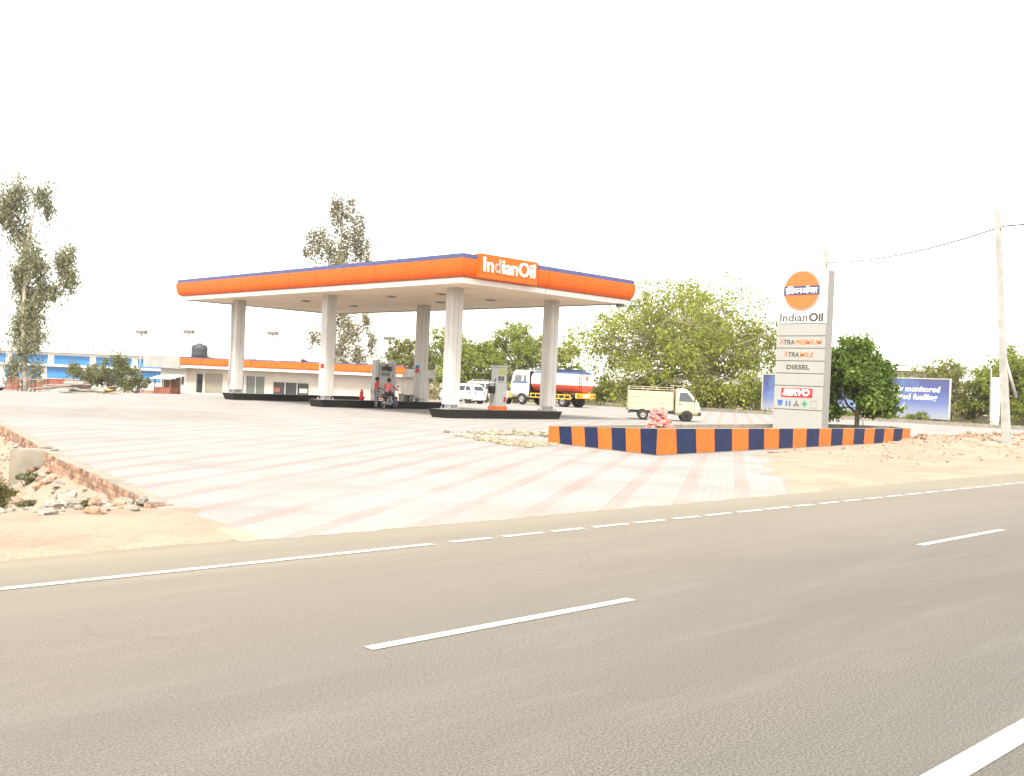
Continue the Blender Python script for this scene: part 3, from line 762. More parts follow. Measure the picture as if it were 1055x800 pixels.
RC = (1.13, 0, 6.02)
disc(.0, .86, -.036, -.07, M_['letter_grey'], 'roundel_rim', pans[7], RC)
disc(.0, .80, -.0705, -.078, M_['letter_orange'], 'roundel', pans[7], RC)
q = MB(); q.bbox(RC[0] - .815, RC[0] + .815, -.088, -.0785, RC[2] - .19, RC[2] + .19, .003); q.build('roundel_band', M_['navy'], pans[7])
text('lettering', 'इंिडयनऑयल', .36, M_['letter_white'], pans[7], ff(RC[0], RC[2] - .02, -.0885), .004, .006, width=1.50)
text('lettering', 'Indian', .47, M_['letter_dark'], pans[7], ff(.79, 4.86), .004, .008, width=1.30)
text('lettering', 'Oil', .47, M_['letter_dark'], pans[7], ff(1.83, 4.86), .004, .020, width=.66)
def row(parts, z, size):
    for s_, x_, w_, m_ in parts: text('lettering', s_, size * (1.25 if s_ == 'X' else 1), M_[m_], row.p, ff(x_, z + (.02 if s_ == 'X' else 0)), .004, .006, width=w_, shear=.2)
row.p = pans[5]; row((('X', .26, .24, 'letter_orange'), ('TRA', .62, .50, 'letter_dark'), ('PREMIUM', 1.53, 1.26, 'letter_orange')), 3.82, .27)
row.p = pans[4]; row((('X', .50, .24, 'letter_orange'), ('TRA', .86, .50, 'letter_dark'), ('MILE', 1.48, .66, 'letter_orange')), 3.29, .27)
text('lettering', 'DIESEL', .26, M_['letter_dark'], pans[3], ff(1.10, 2.76), .004, .008, width=1.08, spacing=1.1)
q = MB(); q.bbox(.36, 1.82, -.05, -.036, 1.49, 1.87, .003); bd = q.build('red_board', M_['red'], pans[1])
text('lettering', 'SERVO', .36, M_['letter_white'], bd, ff(1.07, 1.68, -.052), .004, .018, width=1.28, shear=.25)
def icon(name, boxes, m):
    q = MB()
    for (x0, x1, z0, z1) in boxes: q.box(x0, x1, -.046, -.036, z0, z1)
    return q.build(name, m, pans[1])
icon('service_icon', [(.20, .44, 1.230, 1.350), (.24, .40, 1.130, 1.215)], M_['blue_paint'])
icon('service_icon', [(.60, .66, 1.110, 1.330), (.76, .82, 1.110, 1.330)], M_['blue_paint'])
q = MB(); q.tube([(1.10, -.041, 1.20), (1.10, -.041, 1.36)], .022, 6); q.tube([(1.10, -.041, 1.22), (.99, -.041, 1.12)], .022, 6); q.tube([(1.10, -.041, 1.22), (1.21, -.041, 1.12)], .022, 6); q.build('service_icon', M_['letter_dark'], pans[1])
icon('service_icon', [(1.36, 1.60, 1.195, 1.265), (1.445, 1.515, 1.110, 1.192), (1.445, 1.515, 1.268, 1.350)], mat('icon_green', (.02, .22, .09), .5))
icon('service_icon', [(1.78, 2.04, 1.070, 1.090), (1.78, 2.04, 1.350, 1.370), (1.78, 1.80, 1.093, 1.347), (2.02, 2.04, 1.093, 1.347)], M_['letter_grey'])
b = MB(); b.bbox(-.15, SW + .15, -.15, SD + .15, -.1, .12, .02); b.build('footing', M_['concrete'], tot)

# stack of pink paving blocks in the planter
t = thing('paver_heap', 'rough heap of pinkish paving blocks inside the planter near its corner', 'rubble heap', (22.75, 17.45, .14))
b = MB()
for k in range(190):
    z = random.random() * 1.02; r0 = .34 * (1 - (z / 1.1) ** 3) + .03
    a = random.uniform(0, 6.28); rr = r0 * math.sqrt(random.random())
    tf = Matrix.Translation((rr * math.cos(a), rr * math.sin(a), z)) @ Matrix.Rotation(random.uniform(0, 3), 4, 'Z') @ Matrix.Rotation(random.gauss(0, .3), 4, 'X')
    b.box(-.09, .09, -.05, .05, -.03, .04, tf)
b.build('paving_block_pile', M_['pink_brick'], t)

# ------------------------------------------------------------------ hoarding
ma = bpy.data.materials.new('hoarding_print'); ma.use_nodes = True
T = ma.node_tree; bs = T.nodes['Principled BSDF']; bs.inputs['Roughness'].default_value = .5
tc = T.nodes.new('ShaderNodeTexCoord'); sx = T.nodes.new('ShaderNodeSeparateXYZ'); T.links.new(tc.outputs['Object'], sx.inputs[0])
mr = T.nodes.new('ShaderNodeMapRange'); mr.inputs['From Min'].default_value = .6; mr.inputs['From Max'].default_value = 3.5; T.links.new(sx.outputs[2], mr.inputs['Value'])
rp = T.nodes.new('ShaderNodeValToRGB'); T.links.new(mr.outputs[0], rp.inputs[0])
rp.color_ramp.elements[0].position = 0; rp.color_ramp.elements[0].color = (.24, .26, .33, 1)
rp.color_ramp.elements[1].position = 1; rp.color_ramp.elements[1].color = (.055, .06, .14, 1)
e = rp.color_ramp.elements.new(.35); e.color = (.09, .12, .28, 1)
e = rp.color_ramp.elements.new(.7); e.color = (.055, .065, .19, 1)
wv = T.nodes.new('ShaderNodeTexNoise'); wv.inputs['Scale'].default_value = .35; wv.inputs['Detail'].default_value = 2; T.links.new(tc.outputs['Object'], wv.inputs['Vector'])
r2 = T.nodes.new('ShaderNodeValToRGB'); r2.color_ramp.elements[0].position = .52; r2.color_ramp.elements[1].position = .72; r2.color_ramp.elements[1].color = (.7, .7, .7, 1); r2.color_ramp.elements[0].color = (0, 0, 0, 1)
T.links.new(wv.outputs['Fac'], r2.inputs[0])
mx = T.nodes.new('ShaderNodeMixRGB'); T.links.new(r2.outputs[0], mx.inputs[0]); T.links.new(rp.outputs[0], mx.inputs[1]); mx.inputs[2].default_value = (.14, .30, .50, 1)
T.links.new(mx.outputs[0], bs.inputs['Base Color'])
HX, HY0, HY1 = 77.5, 48.2, 31.7
hd = thing('hoarding', 'long blue printed hoarding with white lettering beyond the side road', 'billboard', (HX, HY0, 0), R(-90))
HL = HY0 - HY1
b = MB(); b.box(0.1, HL - .1, 0, .06, .42, 3.42); b.build('printed_sheet', ma, hd)
b = MB(); b.box(0, .1, -.04, .12, .35, 3.5); b.box(HL - .1, HL, -.04, .12, .35, 3.5); b.box(.1, HL - .1, -.03, .11, .35, .42); b.box(.1, HL - .1, -.03, .11, 3.42, 3.5)
b.build('frame', M_['light_grey'], hd)
for k in range(6):
    b = MB(); x = .4 + k * (HL - .8) / 5; b.box(x - .06, x + .06, .07, .19, 0, 3.3); b.tube([(x, .19, 2.4), (x, 1.6, 0)], .04, 6); b.build('leg', M_['steel_dark'], hd)
hf = lambda x, z: face_tf(Vector((x, -.004, z)), (1, 0, 0), (0, 0, 1))
text('lettering', 'Centrally monitored', .62, M_['letter_white'], hd, hf(13.05, 2.62), .004, .011, width=5.3, shear=.1)
text('lettering', 'Automated fuelling', .62, M_['letter_white'], hd, hf(12.9, 2.0), .004, .011, width=5.2, shear=.1)
q = MB(); q.tube([(11.4 + 1.5 * math.cos(a), -.012, 1.5 + .75 * math.sin(a)) for a in np.linspace(-2.6, .1, 24)], [.01 + .04 * math.sin(i / 23 * 3.14) for i in range(24)], 6)
q.build('swoosh', M_['letter_white'], hd)
# round board half hidden by the small tree
t = thing('round_signboard', 'small white board with a red disc seen through the small tree', 'sign', (55.0, 27.45, 0), R(-90))
b = MB(); b.tube([(0, .03, 0), (0, .03, 1.0)], .035, 8); b.build('post', M_['steel'], t)
b = MB(); b.bbox(-.28, .28, 0, .03, .78, 1.42, .005); bb = b.build('board', M_['white_paint'], t)
b = MB(); b.lathe([(.0, -.02), (.2, -.02), (.2, -.004)], (.03, 0, 1.13), 'y', 20); b.build('disc', M_['red'], bb)

# ------------------------------------------------------------------ low walls along the side road
b = MB(); 
t = thing('roadside_kerb_wall', 'long low tan kerb wall edging the far side of the white concrete yard', 'kerb', (74, -60, 0))
for i in range(56):
    y = i * 2.2; b.bbox(-.14, .14, y + .006, y + 2.194, -.1, .27 + .015 * math.sin(i * 1.7), .012)
b.build('kerb_course', M_['concrete'], t)
t = thing('boundary_wall', 'low pale boundary wall below the trees at far right', 'wall', (92, 52, 0), R(-90))
b = MB(); b.box(0, 60, 0, .22, -.2, .62); b.build('masonry', M_['wall_cream'], t)

# ------------------------------------------------------------------ poles, wires, lamps
def pole(x, y, h, lean, label, group='concrete utility poles'):
    t = thing('utility_pole', label, 'utility pole', (x, y, 0), 0, group)
    b = MB(); d = Vector(lean)
    rot = Matrix.Rotation(0, 4, 'Z')
    vs = []
    for z, w in ((-.2, .17), (h, .10)):
        for sx, sy in ((-1, -1), (1, -1), (1, 1), (-1, 1)): vs.append((d.x * z / h + sx * w, d.y * z / h + sy * w * .8, z))
    b.add(vs, [(3, 2, 1, 0), (4, 5, 6, 7), (0, 1, 5, 4), (1, 2, 6, 5), (2, 3, 7, 6), (3, 0, 4, 7)]); b.build('shaft', M_['pole_concrete'], t)
    q = MB(); zz = h - .75; px_, py_ = d.x * zz / h, d.y * zz / h
    q.lathe([(.02, -.08), (.05, -.06), (.06, 0), (.04, .06), (.05, .1), (.01, .12)], (px_, py_ - .14, zz), 'z', 8); q.build('insulator', M_['wall_cream'], t)
    return t, Vector((x + px_, y + py_ - .14, zz + .06))
p1, w1 = pole(43.2, 15.3, 9.66, (-.60, .57, 0), 'leaning concrete utility pole on the sandy mound at right')
b = MB(); b.tube([(-.0, .22, 4.4), (.05, .35, 4.8)], .035, 6); b.build('bracket', M_['steel_dark'], p1)
b = MB(); b.tube([R0 * -.24 + Vector((0, 0, 3.6)), R0 * .30 + Vector((0, 0, 2.0))], .07, 4); b.build('strut', M_['pole_concrete'], p1)
p2, w2 = pole(50.45, 27.7, 9.74, (-.05, .05, 0), 'concrete utility pole rising behind the totem')
p3, w3 = pole(78.3, 56.0, 9.7, (0, 0, 0), 'utility pole swallowed by the crown of the wide tree')
p4, w4 = pole(30.5, -8.0, 9.7, (0, 0, 0), 'utility pole beyond the right edge of the view')
def wire(a, c, sag, label):
    b = MB(); pts = []
    for i in range(25):
        f = i / 24; p = a.lerp(c, f); pts.append(p - Vector((0, 0, sag * 4 * f * (1 - f))) - a)
    b.tube(pts, .03, 5); o = b.build('overhead_wire', M_['steel_dark']); o.location = a
    tag(o, label, 'wire', 'overhead wires')
wire(w1, w2, .35, 'overhead wire between the leaning pole and the pole behind the totem')
wire(w2, w3, .9, 'overhead wire running from the totem pole down into the wide tree')
wire(w1, w4, .5, 'overhead wire leaving the leaning pole towards the right edge')
t = thing('flag_banner', 'narrow white upright banner behind the leaning pole', 'banner', (83.6, 30.6, -.1), R(-55))
b = MB(); b.bbox(-.33, .33, 0, .06, .1, 3.95, .02); b.build('panel', M_['white_paint'], t)
b = MB(); b.tube([(-.40, .03, 0), (-.40, .03, 4.0), (-.45, .03, 4.6), (-.62, .03, 5.0), (-.85, .03, 5.25)], .06, 6); b.build('pole', M_['light_grey'], t)
masts = [((146, 345), (55.8, 127.0, 6.3), 'left of the annex'), ((195, 344), (60.2, 122.7, 6.6), 'above the dark water tank'), ((281, 345), (68.0, 115.1, 6.9), 'between the two left columns'), ((401, 350), (78.9, 104.6, 6.9), 'beside the second front column')]
for _, (x, y, zt_), where in masts:
    z0 = zf(y)
    t = thing('lamp_mast', 'slender floodlight mast far behind the shop, ' + where, 'lamp mast', (x, y, z0), srz, 'floodlight masts behind the shop')
    b = MB(); b.tube([(0, 0, 0), (0, 0, zt_ - z0 - .3)], [.13, .08], 6); b.build('mast', M_['steel'], t)
    b = MB(); b.bbox(-.7, .7, -.3, .3, zt_ - z0 - .3, zt_ - z0 + .15, .05); b.build('lamp_head', M_['concrete_dark'], t)
# ------------------------------------------------------------------ trees and bushes
def leaves_mesh(name, pts, size, m, parent, droop=0., aspect=.55, normal_up=.0):
    "one quad leaf (two folded triangles) per point"
    n = len(pts); P = np.asarray(pts)
    d = rng.normal(size=(n, 3)); d[:, 2] = d[:, 2] * (1 - droop) - droop * 2.2
    d /= np.linalg.norm(d, axis=1)[:, None]
    o = rng.normal(size=(n, 3)); o[:, 2] *= .6
    w = np.cross(d, o); w /= np.linalg.norm(w, axis=1)[:, None] + 1e-9
    s = size * rng.uniform(.55, 1.35, size=(n, 1))
    nv = np.cross(d, w)
    V = np.empty((n, 4, 3))
    V[:, 0] = P - d * s * .5; V[:, 2] = P + d * s * .5
    V[:, 1] = P + w * s * aspect * .5 + nv * s * .10; V[:, 3] = P - w * s * aspect * .5 + nv * s * .10
    me = bpy.data.meshes.new(name); me.vertices.add(4 * n); me.vertices.foreach_set('co', V.reshape(-1))
    me.loops.add(4 * n); me.loops.foreach_set('vertex_index', np.arange(4 * n, dtype=np.int32))
    me.polygons.add(n); me.polygons.foreach_set('loop_start', np.arange(n, dtype=np.int32) * 4); me.polygons.foreach_set('loop_total', np.full(n, 4, dtype=np.int32))
    me.materials.append(m); me.update(calc_edges=True); me.validate()
    ob = bpy.data.objects.new(name, me); COL.objects.link(ob); ob.parent = parent
    return ob
def limb(mb, a, b, r0, r1, wob=.08, n=6, seg=5):
    a, b = Vector(a), Vector(b); L_ = (b - a).length; pts = []; rr = []
    o = Vector((random.gauss(0, 1), random.gauss(0, 1), random.gauss(0, .5))) * wob * L_
    for i in range(seg + 1):
        f = i / seg; p = a.lerp(b, f) + o * math.sin(f * math.pi) + Vector((random.gauss(0, 1), random.gauss(0, 1), random.gauss(0, 1))) * wob * .15 * L_ * (0 < i < seg)
        pts.append(p); rr.append(r0 + (r1 - r0) * f)
    mb.tube(pts, rr, n); return pts
def clump_points(c, rad, n_clump, per, spread, shell=.5, squash=1.):
    out = []
    for _ in range(n_clump):
        v = rng.normal(size=3); v /= np.linalg.norm(v); r = (shell + (1 - shell) * rng.random() ** .6)
        q = np.array(c) + v * np.array(rad) * r
        k = max(3, int(per * rng.uniform(.5, 1.5)))
        out.append(q + rng.normal(size=(k, 3)) * spread * rng.uniform(.6, 1.3) * np.array([1, 1, squash]))
    return out
def spread_tree(name, label, loc, h, crown_w, m, base=.12, n_main=7, leaf=.30, dens=1., group=None, bark='bark', tr=.35, flat=.5, seed=1, lobes=26, spread=None, cat='tree', fork=.22, lob=(.20, .34), skew=0., dome=(.5, 2)):
    "broad crown: trunk forking into limbs, each ending in an uneven lobe of leaf clumps"
    global rng
    random.seed(seed); rng = np.random.default_rng(seed)
    t = thing(name, label, cat, loc, 0, group)
    tb = MB(); tp = Vector((0, 0, h * fork)); limb(tb, (0, 0, -.3), tp, tr, tr * .75, .04, 8)
    pts = []; tips = []
    W2 = crown_w / 2
    ends = []
    for i in range(lobes):
        a = 2.399963 * i + random.uniform(-.35, .35); f = math.sqrt((i + .6) / lobes)
        rr = W2 * .82 * f * random.uniform(.8, 1.1)
        top = h * (1 - dome[0] * (rr / W2) ** dome[1]) * random.uniform(.86, 1.0)
        z = top - h * .10 - random.random() ** 1.4 * (top - h * (base + .14)) * (.35 + .65 * f)
        ends.append(Vector((rr * math.cos(a) + R0.x * skew, rr * math.sin(a) + R0.y * skew, z)))
    mains = []
    for i in range(n_main):
        a = 2 * math.pi * i / n_main + random.uniform(-.4, .4); q = Vector((math.cos(a) * W2 * .38 + R0.x * skew * .6, math.sin(a) * W2 * .38 + R0.y * skew * .6, h * random.uniform(.42, .68)))
        p = limb(tb, tp - Vector((0, 0, random.uniform(0, .3) * h * fork)), q, tr * .55, tr * .25, .10, 6, 6); mains.append(p)
    for e in ends:
        best = min((p for mp in mains for p in mp[2:]), key=lambda p: (p - e).length + max(0, p.z - e.z) * 1.2)
        pp = limb(tb, best, e, tr * .22, tr * .05, .10, 5, 5)
        for _ in range(4):
            s = pp[random.randint(2, 5)]; v = Vector((random.gauss(0, 1), random.gauss(0, 1), random.gauss(.4, .8))) * W2 * .16
            limb(tb, s, s + v, tr * .07, tr * .02, .12, 4, 3); tips.append(s + v)
        lr = W2 * random.uniform(*lob)
        pts += clump_points(e, (lr * 1.15, lr * 1.15, lr * .8), int(16 * dens), 34, spread or lr * .20, .35, .8)
    for s in tips: pts += clump_points(s, (W2 * .06,) * 3, 2, 22, W2 * .05, .2)
    tb.build('trunk', M_[bark], t)
    leaves_mesh('crown', np.concatenate(pts), leaf, m, t)
    return t
def gum_tree(name, label, loc, blobs, h, tr, m, leaf, seed, group=None, n_per=1.0, lean=(0, 0), droop=.55):
    "tall airy tree: blobs are (right, up, radius across, radius up) in the plane seen from the road, with depth of their own"
    global rng
    random.seed(seed); rng = np.random.default_rng(seed)
    t = thing(name, label, 'tree', loc, 0, group)
    tb = MB(); top = Vector((lean[0] * R0.x, lean[0] * R0.y, h * .93)); tp = limb(tb, (0, 0, -.3), top, tr, tr * .18, .02, 8, 12)
    pts = []
    for (r, u, rx, rz) in blobs:
        dpt = random.uniform(-1, 1) * rx * .9
        c = Vector((R0.x * r + F0.x * dpt, R0.y * r + F0.y * dpt, u))
        at = min(tp, key=lambda p: (p - (c - Vector((0, 0, (c - p).xy.length * .9 + 1)))).length)
        k = tr * (.12 + .3 * (1 - u / h))
        pp = limb(tb, at, c, k, k * .25, .08, 5, 6)
        for _ in range(5):
            s = pp[random.randint(3, 6)]; v = Vector((random.gauss(0, 1) * rx, random.gauss(0, 1) * rx, random.gauss(.1, .8) * rz)) * .7
            limb(tb, s, s + v, k * .3, k * .1, .12, 4, 3)
        ncl = max(5, int(15 * n_per * rx * rz / 1.2))
        P_ = clump_points(c, (rx, rx, rz), ncl, 26, min(rx, rz) * .30 + .08, .0, 2.0)
        pts += P_
    tb.build('trunk', M_['bark_pale'], t)
    leaves_mesh('crown', np.concatenate(pts), leaf, m, t, droop, .30)
    return t
# far left gum: offsets in metres at 75 m (13.8 px per metre)
def px2(blobs, u0, v0, k): return [((u - u0) / k, (v0 - v) / k, rx / k, rz / k) for u, v, rx, rz in blobs]
gum_tree('eucalyptus_tree', 'tall airy eucalyptus with drooping grey green leaves at far left', (26.1, 79.1, -.5),
    px2([(12, 203, 13, 15), (2, 222, 12, 16), (36, 202, 9, 11), (14, 240, 10, 12), (44, 216, 4, 8), (28, 264, 13, 14), (38, 276, 9, 12), (14, 288, 10, 17), (24, 306, 9, 14), (42, 300, 7, 12), (55, 268, 6, 14), (68, 262, 7, 12), (66, 284, 8, 13), (52, 300, 6, 9), (30, 326, 13, 15), (16, 338, 9, 14), (38, 346, 8, 12), (26, 358, 9, 10), (14, 378, 7, 10), (38, 384, 6, 6)], 27, 402, 13.76), 15.6, .24, LEAF['olive'], .33, 11, n_per=4.0)
gum_tree('eucalyptus_tree', 'slimmer eucalyptus cut by the left edge of the view', (23.6, 82.4, -.6),
    px2([(-14, 210, 14, 16), (-20, 250, 12, 16), (-2, 272, 6, 14), (-12, 300, 12, 18), (0, 330, 7, 14), (-16, 350, 12, 18), (3, 355, 5, 8), (-8, 380, 8, 10)], -12, 402, 13.5), 15.0, .22, LEAF['olive'], .33, 12, n_per=3.4)
gum_tree('eucalyptus_tree', 'tall eucalyptus rising behind the canopy roof', (71.2, 105.1, -1.15),
    px2([(343, 212, 9, 8), (356, 209, 6, 7), (341, 220, 8, 9), (352, 222, 9, 8), (364, 226, 8, 10), (368, 236, 5, 7), (340, 236, 5, 8), (350, 243, 9, 12), (362, 246, 7, 10), (316, 245, 7, 9), (327, 241, 6, 9), (322, 256, 10, 12), (334, 256, 8, 12), (312, 262, 5, 8), (350, 262, 10, 12), (364, 258, 8, 14), (375, 254, 6, 12), (340, 272, 12, 12), (372, 272, 9, 10), (350, 290, 13, 14), (330, 300, 12, 14), (368, 300, 12, 14), (350, 326, 12, 14), (330, 346, 8, 10), (362, 340, 11, 14), (376, 330, 6, 14), (350, 362, 11, 14), (370, 366, 9, 12), (383, 352, 5, 14), (340, 382, 10, 12), (322, 350, 4, 10)], 347, 410, 8.26), 24.0, .4, LEAF['olive2'], .42, 13, n_per=1.15, droop=.3)
spread_tree('shade_tree', 'very wide bright green tree with bare limbs showing, behind the mini truck', (79.9, 56.3, 0), 13.4, 23.0, LEAF['bright'], -.06, 10, .31, .48, bark='bark_grey', tr=.5, seed=5, lobes=88, fork=.13, lob=(.10, .17), skew=-1.6, dome=(.66, 2.4), spread=.36)
spread_tree('leafy_tree', 'pale yellow green tree to the left of the rear right column', (71.6, 91.5, -.75), 8.1, 7.4, LEAF['yellow'], .0, 5, .26, .75, 'trees behind the canopy', seed=21, lobes=20)
spread_tree('leafy_tree', 'dense green tree between the rear column and the front column', (76.0, 87.0, -.65), 9.8, 10.0, LEAF['mid'], .0, 6, .28, .75, 'trees behind the canopy', seed=22, lobes=26)
spread_tree('leafy_tree', 'tallest green tree behind the tanker truck', (80.6, 82.6, -.55), 10.6, 10.5, LEAF['mid'], .0, 6, .28, .75, 'trees behind the canopy', seed=23, lobes=28)
spread_tree('leafy_tree', 'lower green tree right of the last canopy column', (85.3, 79.5, -.5), 8.0, 6.4, LEAF['mid'], .0, 5, .27, .75, 'trees behind the canopy', seed=24, lobes=18)
for k, (x, y, h, w, lab, lm) in enumerate(((59.0, 103.5, 5.8, 4.2, 'small pale tree peeping over the shop roof beside the left column', 'yellow'), (63.2, 100.2, 5.5, 3.6, 'middle one of three pale trees over the shop roof', 'yellow'), (66.5, 97.2, 4.9, 3.0, 'lowest of the pale trees over the shop roof, left of the middle column', 'olive2'))):
    spread_tree('small_tree', lab, (x, y, -1.0), h, w, LEAF[lm], .1, 4, .24, .5, 'small trees behind the shop', seed=30 + k, lobes=10)
spread_tree('broadleaf_tree', 'small dark leafy tree with a forked trunk in the planter beside the totem', (43.9, 22.2, .12), 4.7, 3.7, LEAF['deep'], .10, 5, .22, .95, tr=.13, seed=42, lobes=30, spread=.17, fork=.26, lob=(.18, .27), dome=(.34, 2.6), skew=-.1)
spread_tree('roadside_tree', 'big dark green tree behind the leaning pole at the right edge', (89.6, 30.2, 0), 7.6, 9.5, LEAF['mid'], .02, 6, .26, .6, 'trees along the far boundary', seed=51, lobes=34)
spread_tree('roadside_tree', 'bushy yellowish tree just right of the hoarding', (91.0, 38.2, 0), 5.9, 8.2, LEAF['yellow'], .02, 6, .25, .6, 'trees along the far boundary', seed=52, lobes=28)
spread_tree('roadside_tree', 'rounded green tree between hoarding and white banner', (92.5, 33.9, 0), 5.6, 7.0, LEAF['mid'], .02, 6, .25, .6, 'trees along the far boundary', seed=53, lobes=24)
spread_tree('roadside_tree', 'low tree cut by the right edge, in front of the dark one', (84.0, 24.0, 0), 6.2, 6.4, LEAF['mid'], .02, 6, .24, .6, 'trees along the far boundary', seed=55, lobes=22)
def bush(label, loc, h, w, m, leaf, seed, dens=1., group=None, name='bush'):
    global rng
    random.seed(seed); rng = np.random.default_rng(seed)
    t = thing(name, label, 'bush', loc, 0, group); tb = MB(); pts = []
    for i in range(max(7, int(14 * dens))):
        a = random.uniform(0, 6.28); f = random.random() ** .5; e = Vector((math.cos(a) * w / 2 * f * .8, math.sin(a) * w / 2 * f * .8, h * random.uniform(.3, .88) * (1 - .35 * f)))
        limb(tb, (e.x * .15, e.y * .15, -.05), e, .012 * h + .006, .003 * h + .002, .08, 4, 4)
        pts += clump_points(e, (w * .16, w * .16, h * .16), int(9 * dens) + 2, 18, h * .045, .2)
    tb.build('stem', M_['bark'], t); leaves_mesh('foliage', np.concatenate(pts), leaf, m, t); return t
g_ = 'bushes before the blue shed'
bush('left one of the dark bushes before the blue shed', (38.9, 101.5, -1.0), 3.6, 4.0, LEAF['dark'], .22, 61, 1.0, g_)
bush('tallest dark bush before the blue shed, beside the pale debris', (40.9, 99.6, -1.0), 4.5, 4.2, LEAF['dark'], .22, 62, 1.25, g_)
bush('lowest dark bush before the blue shed, nearest the annex', (43.0, 98.0, -1.0), 2.9, 3.4, LEAF['dark'], .22, 63, .95, g_)
# scrub under the wide tree and along the boundary
g_ = 'scrub bushes along the far side of the side road'
SC = ['dull green scrub bush behind the rear of the tanker', 'scrub bush under the left limbs of the wide tree', 'leafy scrub bush behind the bed of the mini truck', 'scrub bush just right of the wide tree trunk', 'scrub bush between the mini truck and the hoarding', 'scrub bush at the left end of the hoarding']
for k, y in enumerate((67, 63.5, 60, 56, 53.2, 50.6)):
    bush(SC[k], (78.8 + (k % 2) * 1.6, y, -.05), 3.0 + .5 * (k % 3), 4.4, LEAF[('mid', 'bright', 'mid', 'olive2', 'mid', 'mid')[k]], .2, 70 + k, 1.5, g_)
for k, (y, lab) in enumerate(((39.5, 'low weedy bush under the middle of the hoarding'), (36.8, 'low weedy bush under the hoarding lettering'), (33.6, 'low bush at the right foot of the hoarding'), (29.6, 'low bush between hoarding and white banner'))):
    bush(lab, (76.6 if k < 3 else 86, y, 0), .95 + .15 * (k % 2) + (1.2 if k == 3 else 0), 2.6, LEAF['mid'], .13, 80 + k, 1.0, 'weeds below the hoarding')
bush('dry olive bush cut by the left edge below the concrete block', (4.5, 15.0, -.5), .66, .62, LEAF['dry'], .032, 91, 2.0)
bush('small green bush below the concrete block', (6.35, 19.0, -.52), .30, .40, LEAF['olive'], .045, 92, .8)
for k, (x, y) in enumerate(((6.1, 17.2), (6.3, 18.6), (5.75, 14.4), (5.45, 13.0))):
    bush(['tuft of weeds among the rubble below the brick edging', 'tuft of weeds by the middle of the brick edging', 'weeds beside the pale slabs', 'weeds at the end of the brick edging'][k], (x - .35, y, gz(x - .35, y)), .16, .34, LEAF['dry' if k % 2 else 'olive'], .035, 95 + k, .8, 'weed tufts below the brick edging', 'weed_tuft')
# ground cover: dry grass along the far verge
global_rng = np.random.default_rng(3); rng = global_rng
pts = np.stack([rng.uniform(74.4, 80, 5200), rng.uniform(20, 72, 5200), rng.random(5200) ** 2 * .55], 1)
for p in pts: p[2] += gz(p[0], p[1])
o = leaves_mesh('dry_grass', pts, .34, LEAF['dry'], None, -.8, .12); tag(o, 'dry straw coloured grass along the far verge', 'grass', kind='stuff')

random.seed(8); rng = np.random.default_rng(8); pts = []
for i in range(150):
    r = -38 + 170 * i / 149 + random.gauss(0, 1.5); f = 190 + random.uniform(-8, 8); c = F0 * f + R0 * r; hh = random.uniform(4.5, 7.5)
    for q in clump_points((c.x, c.y, -3.2 + hh * .5), (2.6, 2.6, hh * .5), 9, 12, .7, .1): pts.append(q)
o = leaves_mesh('far_woodland', np.concatenate(pts), .85, LEAF['olive2'], None); tag(o, 'far belt of trees along the horizon', 'trees', kind='stuff')
# ------------------------------------------------------------------ left: edging, block, rubble
random.seed(3)
BLK = (6.78, 20.0)
t = thing('brick_edging', 'weathered red brick edging wall along the left side of the forecourt', 'wall', (5.4, 11.8, 0))
b = MB(); y = 11.85
ep = []
while y < 44: ep.append(Vector((xw(y), y, 0))); y += .232
for i in range(len(ep) - 1):
    p, q = ep[i], ep[i + 1]; d = (q - p).normalized(); nrm = Vector((-d.y, d.x, 0))
    if (p - Vector((*BLK, 0))).length < .42: continue
    for c in range(7):
        if c == 6 and random.random() < .12: continue
        z1 = .03 - .08 * (6 - c); off = (.116 if c % 2 else 0)
        tf = Matrix.Translation(p + d * off + nrm * random.uniform(-.012, .012)) @ Matrix.Rotation(math.atan2(d.y, d.x) + random.gauss(0, .02), 4, 'Z')
        b.box(.004, .226, -.02, .10, z1 - .072, z1, tf)
p, q = ep[0], ep[1]
for c in range(7):      # return at the near end
    for k in range(2):
        z1 = .03 - .08 * (6 - c); b.box(-.02 + k * .118, .09 + k * .118, -.12, -.004, z1 - .072, z1, Matrix.Translation(p))
b.build('brickwork', M_['brick_rubble'], t, Matrix.Translation((-5.4, -11.8, 0)))
for near in (0, 1):
    b = MB(); vs = []; fs = []
    for p, q in zip(ep, ep[1:]):
        if (p.y < BLK[1]) != bool(near) or (p - Vector((*BLK, 0))).length < .5: continue
        d = (q - p).normalized(); nr = Vector((-d.y, d.x, 0)); w0 = .085 + .02 * mn.noise(Vector((p.y * 2, 0, 0))); w1 = -.15 + .03 * mn.noise(Vector((p.y * 2, 7, 0))); hh = .045 + .012 * mn.noise(Vector((p.y * 3, 0, 0)))
        for k_, z_ in ((w1, .0305), (w1, hh), (w0, hh), (w0, .0305)): vs.append(p + nr * k_ + Vector((0, 0, z_)))
    for i in range(len(vs) // 4 - 1):
        for k_ in range(3): fs.append((4 * i + k_, 4 * i + k_ + 1, 4 * i + 5 + k_, 4 * i + 4 + k_))
    fs += [(0, 1, 2, 3), tuple(len(vs) - 4 + k_ for k_ in range(4))]
    b.add(vs, fs).build('cement_cap', M_['concrete'], t, Matrix.Translation((-5.4, -11.8, 0)))
t = thing('concrete_block', 'upright square grey concrete block against the brick edging', 'concrete block', (BLK[0], BLK[1], -.66), math.atan2(R0.y, R0.x) + R(4))
b = MB(); b.bbox(-.38, .36, -.16, .34, 0, .70, .02); b.build('block', M_['concrete'], t)
